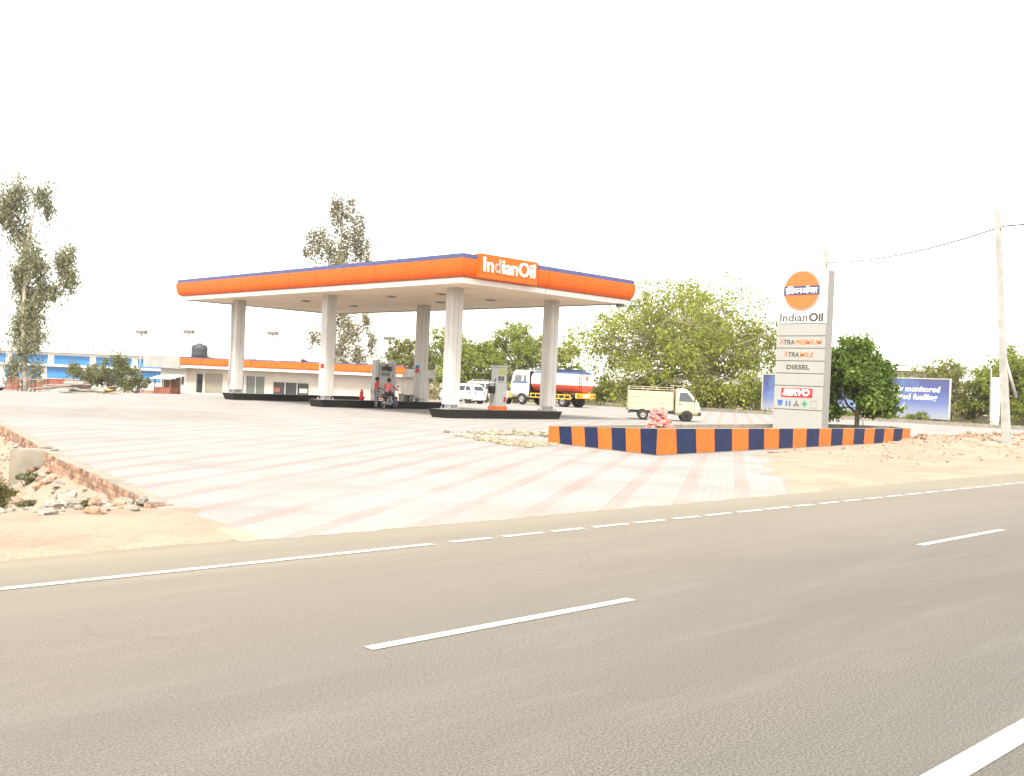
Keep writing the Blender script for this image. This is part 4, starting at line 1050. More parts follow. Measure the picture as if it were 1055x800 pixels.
def stone(mb, c, s, flat=.6, seed=None):
    bm = bmesh.new(); bmesh.ops.create_icosphere(bm, subdivisions=2 if s > .05 else 1, radius=1)
    o = Vector((random.random() * 50, random.random() * 50, 0)); rot = Matrix.Rotation(random.uniform(0, 6.3), 4, 'Z') @ Matrix.Rotation(random.gauss(0, .25), 4, 'X')
    sx, sy = random.uniform(.7, 1.3), random.uniform(.6, 1.0)
    vs = []
    for v in bm.verts:
        k = 1 + .38 * mn.noise(v.co * 1.3 + o) + .16 * mn.noise(v.co * 3.1 + o); p = rot @ Vector((v.co.x * sx * k, v.co.y * sy * k, v.co.z * flat * k)); vs.append(Vector(c) + p * s)
    bm.verts.index_update(); fs = [[v.index for v in f.verts] for f in bm.faces]; bm.free(); mb.add(vs, fs)
def slab(label, x, y, sx, sy, sz, rz, tilt, m, group=None):
    z = gz(x, y); o = MB(); bm = bmesh.new(); bmesh.ops.create_cube(bm, size=1); bmesh.ops.subdivide_edges(bm, edges=bm.edges[:], cuts=1, use_grid_fill=True)
    off = Vector((x * 9, y * 9, 0)); vs = []
    for v in bm.verts:
        k = 1 + .22 * mn.noise(v.co * 2.2 + off); vs.append((v.co.x * sx * k, v.co.y * sy * k, v.co.z * sz * (1 + .3 * mn.noise(v.co * 3 + off))))
    bm.verts.index_update(); o.add(vs, [[v.index for v in f.verts] for f in bm.faces]); bm.free()
    ob = o.build('stone_slab', m); ob.location = (x, y, z + sz * .35); ob.rotation_euler = (tilt, tilt * .6, rz)
    return tag(ob, label, 'stone', group)
g_ = 'broken slabs in the hollow below the edging'
slab('largest pale grey slab lying tilted among the rubble', 5.62, 14.75, .42, .30, .13, .4, .25, M_['stone'], g_)
slab('pale slab propped behind the largest one', 5.85, 15.7, .34, .26, .12, 1.2, -.3, M_['stone'], g_)
slab('greyish slab left of the largest one, by the dry bush', 5.15, 14.75, .30, .24, .15, 2.2, .2, M_['stone'], g_)
slab('long flat pale slab under the brick edging near its end', 5.48, 12.75, .34, .14, .07, .2, .05, M_['stone'], g_)
slab('short flat slab at the very end of the brick edging', 5.62, 12.35, .22, .11, .06, .3, .05, M_['stone'], g_)
slab('reddish broken brick lump in front of the pale slabs', 5.5, 13.9, .20, .12, .10, .9, .2, M_['brick_rubble'], g_)
slab('small cream slab on the slope below the concrete block', 6.2, 17.0, .24, .18, .08, 1.0, .2, M_['stone'], g_)
b = MB()
for _ in range(300):
    y = random.uniform(11.4, 24) if random.random() < .75 else random.uniform(24, 40); x = xw(y) - abs(random.gauss(0, .9)) - .12
    s = min(.15, abs(random.gauss(0, .04)) + .015); stone(b, (x, y, gz(x, y) + s * .25), s)
tag(b.build('rubble', M_['stone']), 'scattered pale rubble in the hollow beside the edging', 'rubble', kind='stuff')
b = MB()
for _ in range(260):
    y = random.uniform(11.2, 30); x = xw(y) - abs(random.gauss(0, .7)) - .1; s = min(.11, abs(random.gauss(0, .035)) + .012); stone(b, (x, y, gz(x, y) + s * .25), s, .7)
for _ in range(1300):
    x = random.uniform(37, 74); y = 17.3 + .02 * (x - 45) + random.gauss(0, 1.1)
    s = min(.16, abs(random.gauss(0, .045)) + .015); stone(b, (x, y, gz(x, y) + s * .2), s, .7)
for _ in range(700):
    x = random.uniform(26, 60); y = random.uniform(11.5, 17); s = abs(random.gauss(0, .025)) + .01
    if y > 15.4 + (x - 20) * .114: continue
    stone(b, (x, y, gz(x, y) + s * .2), s, .7)
tag(b.build('brick_clods', M_['brick_rubble']), 'reddish clods and brick bits on the mound and in the hollow', 'rubble', kind='stuff')
b = MB()
for _ in range(1900):
    u, v = random.random(), random.random()
    if u + v > 1: u, v = 1 - u, 1 - v
    x, y = 20.35 + u * (18.75 - 20.35) + v * (20.75 - 20.35), 23.3 + u * (19.0 - 23.3) + v * (19.3 - 23.3)
    x += random.gauss(0, .10); y += random.gauss(0, .12); s = abs(random.gauss(0, .026)) + .01
    if y < 20.3 and x > 20.9: continue
    stone(b, (x, y, s * .3 + .005), s, .7)
for _ in range(350):
    x = random.gauss(23.5, .8); y = random.gauss(24.0, .6); s = abs(random.gauss(0, .035)) + .012
    if y < 20.4 + .44 * (x - 21.15) + .6: continue
    stone(b, (x, y, s * .3 + .01), s, .7)
tag(b.build('gravel', mat('gravel', (.215, .185, .125), .95, var=.3, scale=6, island=.35)), 'buff gravel spilled at the left end of the striped planter', 'gravel', kind='stuff')

# ------------------------------------------------------------------ far left clutter
Z = zf(66)
t = thing('debris_heap', 'long low heap of pale sheets, boards and poles by the far edge of the yard', 'debris', (25.6, 67.2, Z - .1), math.atan2(R0.y, R0.x))
b = MB(); vs = []; fs = []; nxx, nyy = 30, 9
for j in range(nyy):
    for i in range(nxx):
        x = -2.9 + 5.8 * i / (nxx - 1); y = -1 + 2 * j / (nyy - 1)
        e = max(0, 1 - (x / 2.9) ** 2) * max(0, 1 - y * y); z = .62 * e ** .6 * (.7 + .55 * mn.noise(Vector((x * .9, y, 1)))) + .06 * mn.noise(Vector((x * 3, y * 3, 2)))
        vs.append((x, y, max(-.05, z)))
for j in range(nyy - 1):
    for i in range(nxx - 1): fs.append((j * nxx + i, j * nxx + i + 1, (j + 1) * nxx + i + 1, (j + 1) * nxx + i))
b.add(vs, fs, True).build('tarpaulin', M_['tarp'], t)
for k in range(9):
    q = MB(); a = random.uniform(-.25, .25); tf = Matrix.Translation((random.uniform(-1.8, 1.6), random.uniform(-1.0, -.2), .15 + .06 * k)) @ Matrix.Rotation(random.uniform(-.3, .3), 4, 'Z') @ Matrix.Rotation(a * .7, 4, 'Y')
    q.box(-random.uniform(.9, 1.6), random.uniform(.9, 1.5), -.11, .11, -.02, .025, tf); q.build('board', M_[('tarp', 'stone', 'parapet_grey')[k % 3]], t)
q = MB(); q.bbox(-1.0, .35, -.4, .4, .62, .88, .06); q.build('sheet_bundle', M_['parapet_grey'], t)
for k in range(3):
    q = MB(); q.tube([(.2 - k * .4, -.9, .05), (2.6 - k * .3, -.6 + k * .1, .42 - .1 * k)], .035, 6); q.build('loose_pole', M_['wood'], t)
t = thing('work_stand', 'thin iron stand with a pale top beside the debris heap', 'stand', (24.7, 73.5, zf(73.5)), math.atan2(R0.y, R0.x))
b = MB(); b.bbox(-.95, .95, -.35, .35, .82, .90, .02); b.build('top', M_['tarp'], t)
for sx in (-.9, 0, .9):
    b = MB(); b.box(sx - .03, sx + .03, -.33, -.27, 0, .819); b.box(sx - .03, sx + .03, .27, .33, 0, .819); b.box(sx - .025, sx + .025, -.27, .27, .3, .35); b.build('leg', M_['steel_dark'], t)
b = MB(); b.box(-.87, .87, -.325, -.285, .36, .40); b.box(-.87, .87, -.325, -.285, .62, .66); b.build('rail', M_['steel_dark'], t)
t = thing('yellow_drum', 'small yellow drum lying at the right end of the debris heap', 'drum', (26.9, 65.8, zf(66) - .02), .4)
b = MB(); b.lathe([(.15, -.26), (.17, -.25), (.17, -.02), (.185, 0), (.17, .02), (.17, .25), (.15, .26)], (0, 0, .185), 'x', 14); b.build('drum_body', M_['yellow'], t)
b = MB(); b.lathe([(.13, -.275), (.15, -.262)], (0, 0, .185), 'x', 14); b.build('lid', M_['steel_dark'], t)
t = thing('lean_to', 'tiny lean-to with a white roof and a red base, left of the annex', 'shed', (45.6, 100.6, -1.05), srz)
b = MB(); b.box(.0, 2.0, .2, 2, 0, .75); b.build('base_wall', M_['red_wall'], t)
for x in (.05, 1.0, 1.9): b = MB(); b.box(x, x + .1, .2, .3, .752, 1.6); b.build('post', M_['wood'], t)
b = MB(); b.box(0.01, 1.99, 1.9, 1.99, .752, 1.6); b.build('back_board', M_['wood'], t)
b = MB(); b.add([(-.3, -.2, 1.6), (2.3, -.2, 1.6), (2.3, 2.2, 2.0), (-.3, 2.2, 2.0), (-.3, -.2, 1.68), (2.3, -.2, 1.68), (2.3, 2.2, 2.08), (-.3, 2.2, 2.08)], [(3, 2, 1, 0), (4, 5, 6, 7), (0, 1, 5, 4), (1, 2, 6, 5), (2, 3, 7, 6), (3, 0, 4, 7)]); b.build('roof', M_['white_paint'], t)

# ------------------------------------------------------------------ vehicles
def rrect(z, xr_, xf_, w, r, n=4, crown=0.):
    pts = []
    for (cx_, cy_, a0) in ((xf_ - r, w - r, 0), (xr_ + r, w - r, 90), (xr_ + r, -w + r, 180), (xf_ - r, -w + r, 270)):
        for k in range(n + 1):
            a = R(a0 + 90 * k / n); pts.append(Vector((cx_ + r * math.cos(a), cy_ + r * math.sin(a), z)))
    return pts
class Body:
    def __init__(s, lv): s.lv = lv
    def at(s, z):
        L = s.lv
        for a, b in zip(L, L[1:]):
            if a[0] <= z <= b[0]:
                f = (z - a[0]) / (b[0] - a[0] + 1e-9); return [a[i] + (b[i] - a[i]) * f for i in range(5)]
        return list(L[-1]) if z > L[-1][0] else list(L[0])
    def build(s, nm, m, t):
        b = MB(); b.loft([rrect(*l) for l in s.lv]); return b.build(nm, m, t)
    def side(s, nm, m, t, quad, sgn, off=.006, th=.012):
        "panel on a flank; quad = (x, z) outline"
        b = MB(); vi = [Vector((x, sgn * (s.at(z)[3] + off), z)) for x, z in quad]; vo = [Vector((x, sgn * (s.at(z)[3] - th), z)) for x, z in quad]
        n = len(quad); b.add(vi + vo, [tuple(range(n)), tuple(range(2 * n - 1, n - 1, -1))] + [(i, (i + 1) % n, n + (i + 1) % n, n + i) for i in range(n)]); return b.build(nm, m, t)
    def end(s, nm, m, t, quad, front, off=.006, th=.012):
        "panel on the nose (front=1) or tail (0); quad = (y, z) outline"
        i = 2 if front else 1; g = 1 if front else -1
        b = MB(); vi = [Vector((s.at(z)[i] + g * off, y, z)) for y, z in quad]; vo = [Vector((s.at(z)[i] - g * th, y, z)) for y, z in quad]
        n = len(quad); b.add(vi + vo, [tuple(range(n)), tuple(range(2 * n - 1, n - 1, -1))] + [(i_, (i_ + 1) % n, n + (i_ + 1) % n, n + i_) for i_ in range(n)]); return b.build(nm, m, t)
def wheel(t, x, y, r, w, dual=False):
    s = 1 if y > 0 else -1
    e = MB(); e.lathe([(r * .55, -w / 2), (r * .93, -w / 2), (r, -w / 3), (r, w / 3), (r * .93, w / 2), (r * .55, w / 2), (r * .55, -w / 2)], (x, y, r), 'y', 24, cap=False)
    wo = bpy.data.objects.new('wheel', None); COL.objects.link(wo); wo.parent = t; wo.empty_display_size = .1
    e.build('tyre', M_['rubber'], wo)
    h = MB(); h.lathe([(.001, s * w * .30), (r * .22, s * w * .32), (r * .24, s * w * .2), (r * .5, s * w * .24), (r * .56, s * w * .46), (r * .56, -s * w * .4)], (x, y, r), 'y', 20, cap=False); h.build('rim', M_['rim'], wo)
def arch(t, x, sgn, w, r, m='rubber'):
    b = MB(); b.lathe([(r * .98, -.02), (r * 1.16, -.02), (r * 1.16, .008), (r * .98, .008)], (x, sgn * w, r * 1.0), 'y', 24); 
    d = MB(); d.lathe([(.001, .0), (r * 1.12, 0.0)], (x, sgn * (w + .004), r), 'y', 24); d.build('wheel_arch', M_[m], t)

# mini truck: local +x is forward
mt = thing('mini_truck', 'beige mini truck with a railed high sided bed, parked before the wide tree', 'truck', (44.75, 34.0, .006), R(-49))
ch = MB(); ch.box(-1.9, 1.5, -.38, -.28, .38, .52); ch.box(-1.9, 1.5, .28, .38, .38, .52); [ch.box(x, x + .08, -.28, .28, .40, .50) for x in (-1.85, -.9, .2, 1.3)]
ch.tube([(-1.15, -.6, .29), (-1.15, .6, .29)], .05, 8); ch.bbox(-.45, .15, -.6, -.38, .3, .52, .03); ch.bbox(-1.95, -1.85, -.68, .68, .34, .46, .02); ch.build('chassis', M_['steel_dark'], mt)
cb = Body([(.33, .58, 1.80, .66, .07), (.55, .56, 1.93, .71, .10), (.85, .56, 1.92, .725, .12), (1.05, .56, 1.84, .72, .13), (1.62, .58, 1.34, .64, .12), (1.74, .62, 1.22, .60, .14), (1.80, .72, 1.10, .5, .16)])
cab = cb.build('cab', M_['truck_beige'], mt)
cb.end('windscreen', M_['glass_dark'], cab, [(-.58, 1.10), (.58, 1.10), (.50, 1.60), (-.50, 1.60)], 1)
for s in (-1, 1):
    d = cb.side('door', M_['truck_beige'], cab, [(.72, .52), (1.02, .52), (1.42, .80), (1.52, 1.03), (.72, 1.03)], s, .010)
    cb.side('window', M_['glass_dark'], cab, [(.76, 1.09), (1.60, 1.09), (1.22, 1.58), (.80, 1.58)], s)
    q = MB(); q.box(.76, .9, s * .735 - .012, s * .735 + .012, .93, .965); q.build('handle', M_['rubber'], d)
    q = MB(); q.tube([(1.55, s * .70, 1.12), (1.62, s * .86, 1.18)], .012, 6); q.bbox(1.58, 1.64, s * .88 - .06, s * .88 + .06, 1.08, 1.32, .015); q.build('wing_mirror', M_['rubber'], cab)
    hl = cb.end('headlight', M_['lamp_glass'], cab, [(s * .36, .62), (s * .58, .62), (s * .58, .80), (s * .40, .80)], 1, .02)
    cb.side('corner_lamp', M_['lamp_glass'], cab, [(1.70, .62), (1.82, .62), (1.80, .80), (1.74, .80)], s)
q = MB(); q.bbox(1.80, 1.99, -.70, .70, .34, .54, .04); q.build('bumper', M_['rubber'], cab)
cb.end('grille', M_['rubber'], cab, [(-.3, .62), (.3, .62), (.3, .76), (-.3, .76)], 1)
bd = MB(); bd.box(-2.0, .44, -.74, .74, .60, .66); bd.box(-2.0, .44, -.75, -.71, .662, 1.60); bd.box(-2.0, .44, .71, .75, .662, 1.60); bd.box(-2.02, -1.98, -.70, .70, .662, 1.55); bd.box(.40, .438, -.705, .705, .662, 1.60)
bo = bd.build('cargo_bed', M_['truck_beige'], mt)
rb_ = MB()
for s in (-1, 1):
    for z in (.95, 1.27): rb_.box(-1.99, .43, s * .758 - .012, s * .758 + .012, z, z + .03)
    for x in (-1.97, -1.2, -.4, .38): rb_.box(x, x + .05, s * .762 - .014, s * .762 + .014, .62, 1.60)
rb_.build('side_rib', M_['truck_beige'], bo)
rk = MB()
for s in (-1, 1):
    for z in (1.70, 1.82): rk.tube([(-1.98, s * .73, z), (.42, s * .73, z)], .018, 6)
    for x in (-1.98, -1.2, -.4, .42): rk.tube([(x, s * .73, 1.60), (x, s * .73, 1.83)], .016, 6)
rk.tube([(.42, -.73, 1.95), (.42, .73, 1.95)], .02, 6); [rk.tube([(.42, s * .73, 1.83), (.42, s * .73, 1.95)], .018, 6) for s in (-1, 1)]
rk.tube([(.46, -.5, 1.93), (1.0, -.5, 1.93), (1.0, .5, 1.93), (.46, .5, 1.93)], .016, 6); [rk.tube([(1.0, s * .5, 1.93), (1.0, s * .5, 1.76)], .014, 6) for s in (-1, 1)]
rk.build('rack_rail', M_['truck_beige'], bo)
hb = MB(); hb.box(.445, .50, -.74, .74, .55, 1.80); hb.build('headboard', M_['wood'], bo)
for x, w_ in ((-1.15, .66), (1.20, .665)):
    for s in (-1, 1): wheel(mt, x, s * w_, .29, .16)
for s in (-1, 1): arch(cab, 1.20, s, .725, .29)
for s in (-1, 1):
    q = MB(); q.box(-2.04, -2.0, s * .6 - .09, s * .6 + .09, .48, .58); q.build('tail_light', M_['red_dark'], mt)

# tanker truck: local +x forward
tk = thing('tanker_truck', 'fuel tanker truck with a navy, white and red tank and yellow bumper beyond the pumps', 'tanker truck', (58.5, 52.0, .006), R(91))
LT = 7.3
c = MB(); c.box(.1, LT - .3, -.45, -.33, .78, 1.02); c.box(.1, LT - .3, .33, .45, .78, 1.02); [c.box(x, x + .1, -.33, .33, .8, 1.0) for x in (.3, 1.5, 2.9, 4.2, 5.4, 6.6)]
c.tube([(1.5, -.8, .5), (1.5, .8, .5)], .09, 8); c.tube([(5.85, -.85, .5), (5.85, .85, .5)], .08, 8); c.build('chassis', M_['steel_dark'], tk)
mtk = bpy.data.materials.new('tank_paint'); mtk.use_nodes = True
T = mtk.node_tree; bs = T.nodes['Principled BSDF']; bs.inputs['Roughness'].default_value = .35
tc = T.nodes.new('ShaderNodeTexCoord'); sx = T.nodes.new('ShaderNodeSeparateXYZ'); T.links.new(tc.outputs['Object'], sx.inputs[0])
mr = T.nodes.new('ShaderNodeMapRange'); mr.inputs['From Min'].default_value = 1; mr.inputs['From Max'].default_value = 3; T.links.new(sx.outputs[2], mr.inputs['Value'])
rp = T.nodes.new('ShaderNodeValToRGB'); rp.color_ramp.interpolation = 'CONSTANT'; T.links.new(mr.outputs[0], rp.inputs[0])
rp.color_ramp.elements[0].color = (.50, .06, .02, 1); rp.color_ramp.elements[1].position = .80; rp.color_ramp.elements[1].color = (.03, .05, .12, 1)
e = rp.color_ramp.elements.new(.36); e.color = (.56, .54, .50, 1); T.links.new(rp.outputs[0], bs.inputs['Base Color'])
b = MB(); loops = []
for x, k in ((.12, .80), (.16, .93), (.26, 1.0), (2.0, 1.0), (4.9, 1.0), (5.0, .93), (5.04, .8)):
    loops.append([Vector((x, 1.14 * k * math.cos(a) * abs(math.cos(a)) ** -.25 if abs(math.cos(a)) > 1e-6 else 0, 1.98 + .86 * k * math.sin(a) * abs(math.sin(a)) ** -.2 if abs(math.sin(a)) > 1e-6 else 1.98)) for a in np.linspace(0, 2 * math.pi, 33)[:-1]])
b.loft(loops); tank = b.build('tank', mtk, tk)
q = MB(); q.box(.5, 4.7, -.45, .45, 2.86, 2.93); q.build('walkway', M_['navy'], tank)
for x in (1.2, 2.6, 4.0):
    q = MB(); q.lathe([(.25, 2.93), (.25, 3.02), (.05, 3.06), (.01, 3.06)], (x, 0, 0), n=14); q.build('manhole', M_['steel'], tank)
q = MB()
for s in (.55, .85): q.tube([(.02, s, .9), (.02, s, 2.6), (.2, s, 2.9)], .02, 6)
for z in np.arange(1.1, 2.6, .28): q.tube([(.02, .55, z), (.02, .85, z)], .015, 6)
q.build('ladder', M_['steel_dark'], tank)
q = MB(); q.lathe([(.16, 0.085), (.16, 0.115), (.001, .085)], (0, -.15, 2.3), 'x', 14); q.build('roundel', M_['letter_orange'], tank)
q = MB(); q.bbox(.0, .13, -1.15, 1.15, .72, 1.12, .02); bp = q.build('rear_bumper', M_['yellow'], tk)
for y, m in ((-.95, 'red'), (-.6, 'amber'), (.6, 'amber'), (.95, 'red')):
    q = MB(); q.lathe([(.001, -.03), (.11, -.03), (.11, -.002)], (0, y, .93), 'x', 14); q.build('tail_light', M_[m], bp)
q = MB(); q.box(-.015, -.002, -.28, .28, .82, 1.02); q.build('number_plate', M_['letter_white'], bp)
for s in (-1, 1):
    q = MB()
    for z in (.62, .92): q.box(.6, 2.4, s * 1.15 - .02, s * 1.15 + .02, z, z + .07); q.box(2.9, 4.9, s * 1.15 - .02, s * 1.15 + .02, z, z + .07)
    for x in (.6, 1.2, 1.8, 2.33, 2.9, 3.6, 4.3, 4.83): q.box(x, x + .07, s * 1.15 - .017, s * 1.15 + .017, .692, .918)
    q.build('side_guard', M_['yellow'], tk)
    q = MB(); q.bbox(3.2, 3.9, s * .98 - .14, s * .98 + .14, .95, 1.4, .03); q.build('tool_box', M_['light_grey'], tk)
cb = Body([(.62, 5.25, 7.15, 1.0, .08), (.95, 5.22, 7.30, 1.12, .14), (1.65, 5.22, 7.30, 1.14, .16), (2.62, 5.25, 7.12, 1.06, .16), (2.80, 5.32, 6.95, .95, .2)])
cab = cb.build('cab', M_['white_paint'], tk)
for s in (-1, 1):
    cb.side('blue_band', M_['blue_paint'], cab, [(5.34, 1.72), (7.0, 1.72), (6.9, 2.66), (5.4, 2.66)], s, .004)
    d = cb.side('door', M_['white_paint'], cab, [(5.95, .95), (6.95, .95), (6.95, 1.66), (5.95, 1.66)], s, .010)
    cb.side('window', M_['glass_grey'], cab, [(6.0, 1.78), (6.85, 1.78), (6.78, 2.4), (6.0, 2.4)], s, .010)
    cb.side('window', M_['glass_grey'], cab, [(5.45, 1.82), (5.82, 1.82), (5.82, 2.4), (5.48, 2.4)], s, .010)
    q = MB(); q.tube([(7.0, s * 1.1, 2.2), (7.15, s * 1.35, 2.2)], .02, 6); q.bbox(7.1, 7.2, s * 1.38 - .1, s * 1.38 + .1, 1.8, 2.25, .02); q.build('wing_mirror', M_['rubber'], cab)
cb.end('windscreen', M_['glass_dark'], cab, [(-.9, 1.75), (.9, 1.75), (.85, 2.5), (-.85, 2.5)], 1)
q = MB(); q.bbox(7.2, 7.42, -1.1, 1.1, .5, .85, .04); q.build('front_bumper', M_['yellow'], tk)
q = MB(); q.bbox(5.06, 5.20, -1.05, 1.05, .7, 2.75, .03); q.build('bulkhead', M_['black_paint'], tk)
for x, d in ((1.5, 1), (5.95, 0)):
    for s in (-1, 1):
        wheel(tk, x, s * .98, .5, .26)
        if d: wheel(tk, x, s * .68, .5, .26)
q = MB(); q.bbox(-.5, .0, -.9, .9, .2, .7, .03)

def hatch(name, label, loc, rz, jeep=False, body='car_white'):
    t = thing(name, label, 'car', loc, rz)
    if not jeep:
        bd = Body([(.24, -1.72, 1.72, .70, .12), (.45, -1.82, 1.86, .80, .22), (.75, -1.80, 1.80, .82, .26), (.95, -1.74, 1.02, .80, .22), (1.40, -1.50, .22, .66, .2), (1.50, -1.28, .0, .58, .22), (1.53, -1.0, -.2, .45, .2)])
        W_ = [[(.02, .99), (.86, .99), (.22, 1.36), (.02, 1.38)], [(-.86, .99), (-.05, .99), (-.05, 1.38), (-.86, 1.38)], [(-1.5, 1.03), (-.94, .99), (-.94, 1.38), (-1.3, 1.34)]]; zw = (.98, 1.38); wb = (-1.2, 1.22); r = .30
    else:
        bd = Body([(.42, -1.95, 1.95, .72, .08), (.62, -1.98, 2.0, .82, .12), (1.08, -1.96, 1.95, .84, .14), (1.16, -1.95, .78, .82, .14), (1.72, -1.86, .40, .74, .14), (1.84, -1.7, .25, .62, .2)])
        W_ = [[(-.12, 1.22), (.58, 1.22), (.30, 1.66), (-.12, 1.66)], [(-1.0, 1.22), (-.2, 1.22), (-.2, 1.66), (-1.0, 1.66)], [(-1.75, 1.22), (-1.1, 1.22), (-1.1, 1.66), (-1.7, 1.66)]]; zw = (1.22, 1.68); wb = (-1.25, 1.3); r = .36
    bo = bd.build('body', M_[body], t)
    for s in (-1, 1):
        for w_ in W_: bd.side('window', M_['glass_dark'], bo, w_, s)
        for x in ((.02, -.9) if not jeep else (-.14, -1.05)):
            q = bd.side('door', M_[body], bo, [(x - .82 if x < 0 else x - .85, .42 if not jeep else .6), (x + .82 if x > -.5 else x + .8, .42 if not jeep else .6), (x + .8, .92 if not jeep else 1.06), (x - .8, .92 if not jeep else 1.06)], s, .003)
        for k, x in enumerate((.1, -.8)):
            q = MB(); zz = .84 if not jeep else 1.0; q.box(x - .09, x + .09, s * (bd.at(zz)[3] + .012) - .012, s * (bd.at(zz)[3] + .012) + .012, zz, zz + .035); q.build('door_handle', M_['rubber'], bo)
        bd.end('headlight', M_['lamp_glass'], bo, [(s * .38, .62 + .2 * jeep), (s * .62, .64 + .2 * jeep), (s * .62, .78 + .2 * jeep), (s * .38, .74 + .2 * jeep)], 1)
        bd.side('tail_light', M_['red_dark'], bo, [(bd.at(.9)[1] + .20, .78), (bd.at(.9)[1] + .42, .78), (bd.at(.9)[1] + .34, 1.0), (bd.at(.9)[1] + .24, 1.0)], s)
        bd.end('tail_light', M_['red_dark'], bo, [(s * .46, .74), (s * .60, .74), (s * .58, .96), (s * .48, .92)], 0)
        q = MB(); zm = zw[0] + .06; q.bbox(.62 if jeep else .72, .80 if jeep else .84, s * .92 - .08, s * .92 + .08, zm - .06, zm + .06, .02); q.build('wing_mirror', M_[body], bo)
        for x in wb: wheel(t, x, s * (bd.at(r)[3] - .06), r, .19); arch(bo, x, s, bd.at(r)[3] + .01, r)
    bd.end('windscreen', M_['glass_dark'], bo, [(-.62, zw[0] + .04), (.62, zw[0] + .04), (.54, zw[1]), (-.54, zw[1])], 1)
    bd.end('rear_window', M_['glass_dark'], bo, [(-.56, zw[0] + .04), (.56, zw[0] + .04), (.46, zw[1] - .03), (-.46, zw[1] - .03)], 0)
    bd.end('number_plate', M_['letter_white'], bo, [(-.24, .56), (.24, .56), (.24, .68), (-.24, .68)], 0, .01)
    q = MB(); q.bbox(-1.9 - .1 * jeep, -1.74, -.72, .72, .30 + .14 * jeep, .50 + .1 * jeep, .05); q.build('rear_bumper', M_['rubber' if jeep else body], t)
    q = MB(); q.bbox(1.74 + .1 * jeep, 1.92 + .12 * jeep, -.74, .74, .30 + .12 * jeep, .52 + .1 * jeep, .05); q.build('front_bumper', M_['rubber'], t)
    bd.end('grille', M_['rubber'], bo, [(-.34, .60 + .2 * jeep), (.34, .60 + .2 * jeep), (.34, .74 + .25 * jeep), (-.34, .74 + .25 * jeep)], 1)
    if jeep:
        q = MB()
        for s in (-1, 1): q.tube([(-1.5, s * .55, 1.84), (-1.5, s * .55, 1.95), (.1, s * .55, 1.95), (.1, s * .55, 1.84)], .018, 6)
        for x in (-1.5, -1.0, -.4, .1): q.tube([(x, -.55, 1.95), (x, .55, 1.95)], .014, 6)
        q.build('roof_rack', M_['light_grey'], bo)
    return t
hatch('hatchback_car', 'white hatchback seen from behind, half hidden by the front column', (51.55, 58.65, zf(58.6)), R(97))
hatch('jeep', 'cream white boxy jeep with a roof rack between hatchback and tanker', (57.3, 61.7, zf(61.7)), R(-67), True, 'wall_cream')
hatch('parked_car', 'white car cut by the left edge of the view, far across the yard', (23.6, 81.6, zf(81.6)), R(150))
# ------------------------------------------------------------------ motorbike and people
mb_ = thing('motorcycle', 'dark motorbike standing by the middle pump island with a rider on it', 'motorcycle', (33.15, 43.75, .006), R(24))
def mwheel(x):
    w = bpy.data.objects.new('wheel', None); COL.objects.link(w); w.parent = mb_
    b = MB(); b.lathe([(.265, -.04), (.30, -.035), (.315, 0), (.30, .035), (.265, .04), (.265, -.04)], (x, 0, .315), 'y', 28, cap=False); b.build('tyre', M_['rubber'], w)
    b = MB(); b.lathe([(.255, -.025), (.268, -.03), (.268, .03), (.255, .025), (.255, -.025)], (x, 0, .315), 'y', 28, cap=False)
    b.lathe([(.001, -.06), (.045, -.06), (.045, .06), (.001, .06)], (x, 0, .315), 'y', 10)
    for k in range(18):
        a = k * math.pi / 9; b.tube([(x + .04 * math.cos(a), (.03 if k % 2 else -.03), .315 + .04 * math.sin(a)), (x + .26 * math.cos(a + .2), 0, .315 + .26 * math.sin(a + .2))], .004, 4, False)
    b.build('rim', M_['steel'], w)
mwheel(-.63); mwheel(.66)
b = MB(); b.tube([(.38, 0, .88), (.1, 0, .62), (-.1, 0, .36), (.32, 0, .34), (.42, 0, .74)], .022, 8)
for s in (-1, 1): b.tube([(-.63, s * .09, .315), (-.12, s * .09, .36), (-.15, s * .09, .62), (-.78, s * .11, .74)], .016, 6); b.tube([(-.63, s * .11, .32), (-.5, s * .12, .66)], .028, 8)
b.build('frame', M_['steel_dark'], mb_)
b = MB(); b.bbox(-.12, .3, -.13, .13, .28, .52, .05); b.lathe([(.08, 0), (.09, .05), (.09, .16), (.05, .18)], (.14, 0, .50), 'z', 12); b.build('engine', M_['steel'], mb_)
b = MB(); b.loft([[Vector((x, w * math.cos(a), z + h * math.sin(a))) for a in np.linspace(0, 6.283, 13)[:-1]] for x, w, z, h in ((-.05, .06, .74, .05), (.03, .11, .78, .09), (.18, .14, .82, .11), (.34, .13, .84, .10), (.43, .07, .84, .06))]); b.build('fuel_tank', M_['red_dark'], mb_)
b = MB(); b.bbox(-.68, .0, -.13, .13, .735, .815, .035); b.build('seat', M_['rubber'], mb_)
b = MB()
for s in (-1, 1): b.tube([(.66, s * .07, .315), (.50, s * .07, .70), (.40, s * .07, .98)], .022, 8)
b.build('fork', M_['steel'], mb_)
b = MB(); b.tube([(.26, .36, 1.03), (.36, .2, 1.06), (.40, 0, 1.0), (.36, -.2, 1.06), (.26, -.36, 1.03)], .014, 6); hb = b.build('handlebar', M_['steel'], mb_)
for s in (-1, 1):
    b = MB(); b.tube([(.34, s * .26, 1.05), (.36, s * .30, 1.2)], .007, 5); b.lathe([(.001, -.01), (.055, -.01), (.055, .01), (.001, .01)], (.36, s * .31, 1.23), 'x', 10); b.build('mirror', M_['rubber'], hb)
b = MB(); b.lathe([(.05, -.08), (.10, 0), (.10, .03), (.001, .05)], (.50, 0, .92), 'x', 14); b.build('headlight', M_['lamp_glass'], mb_)
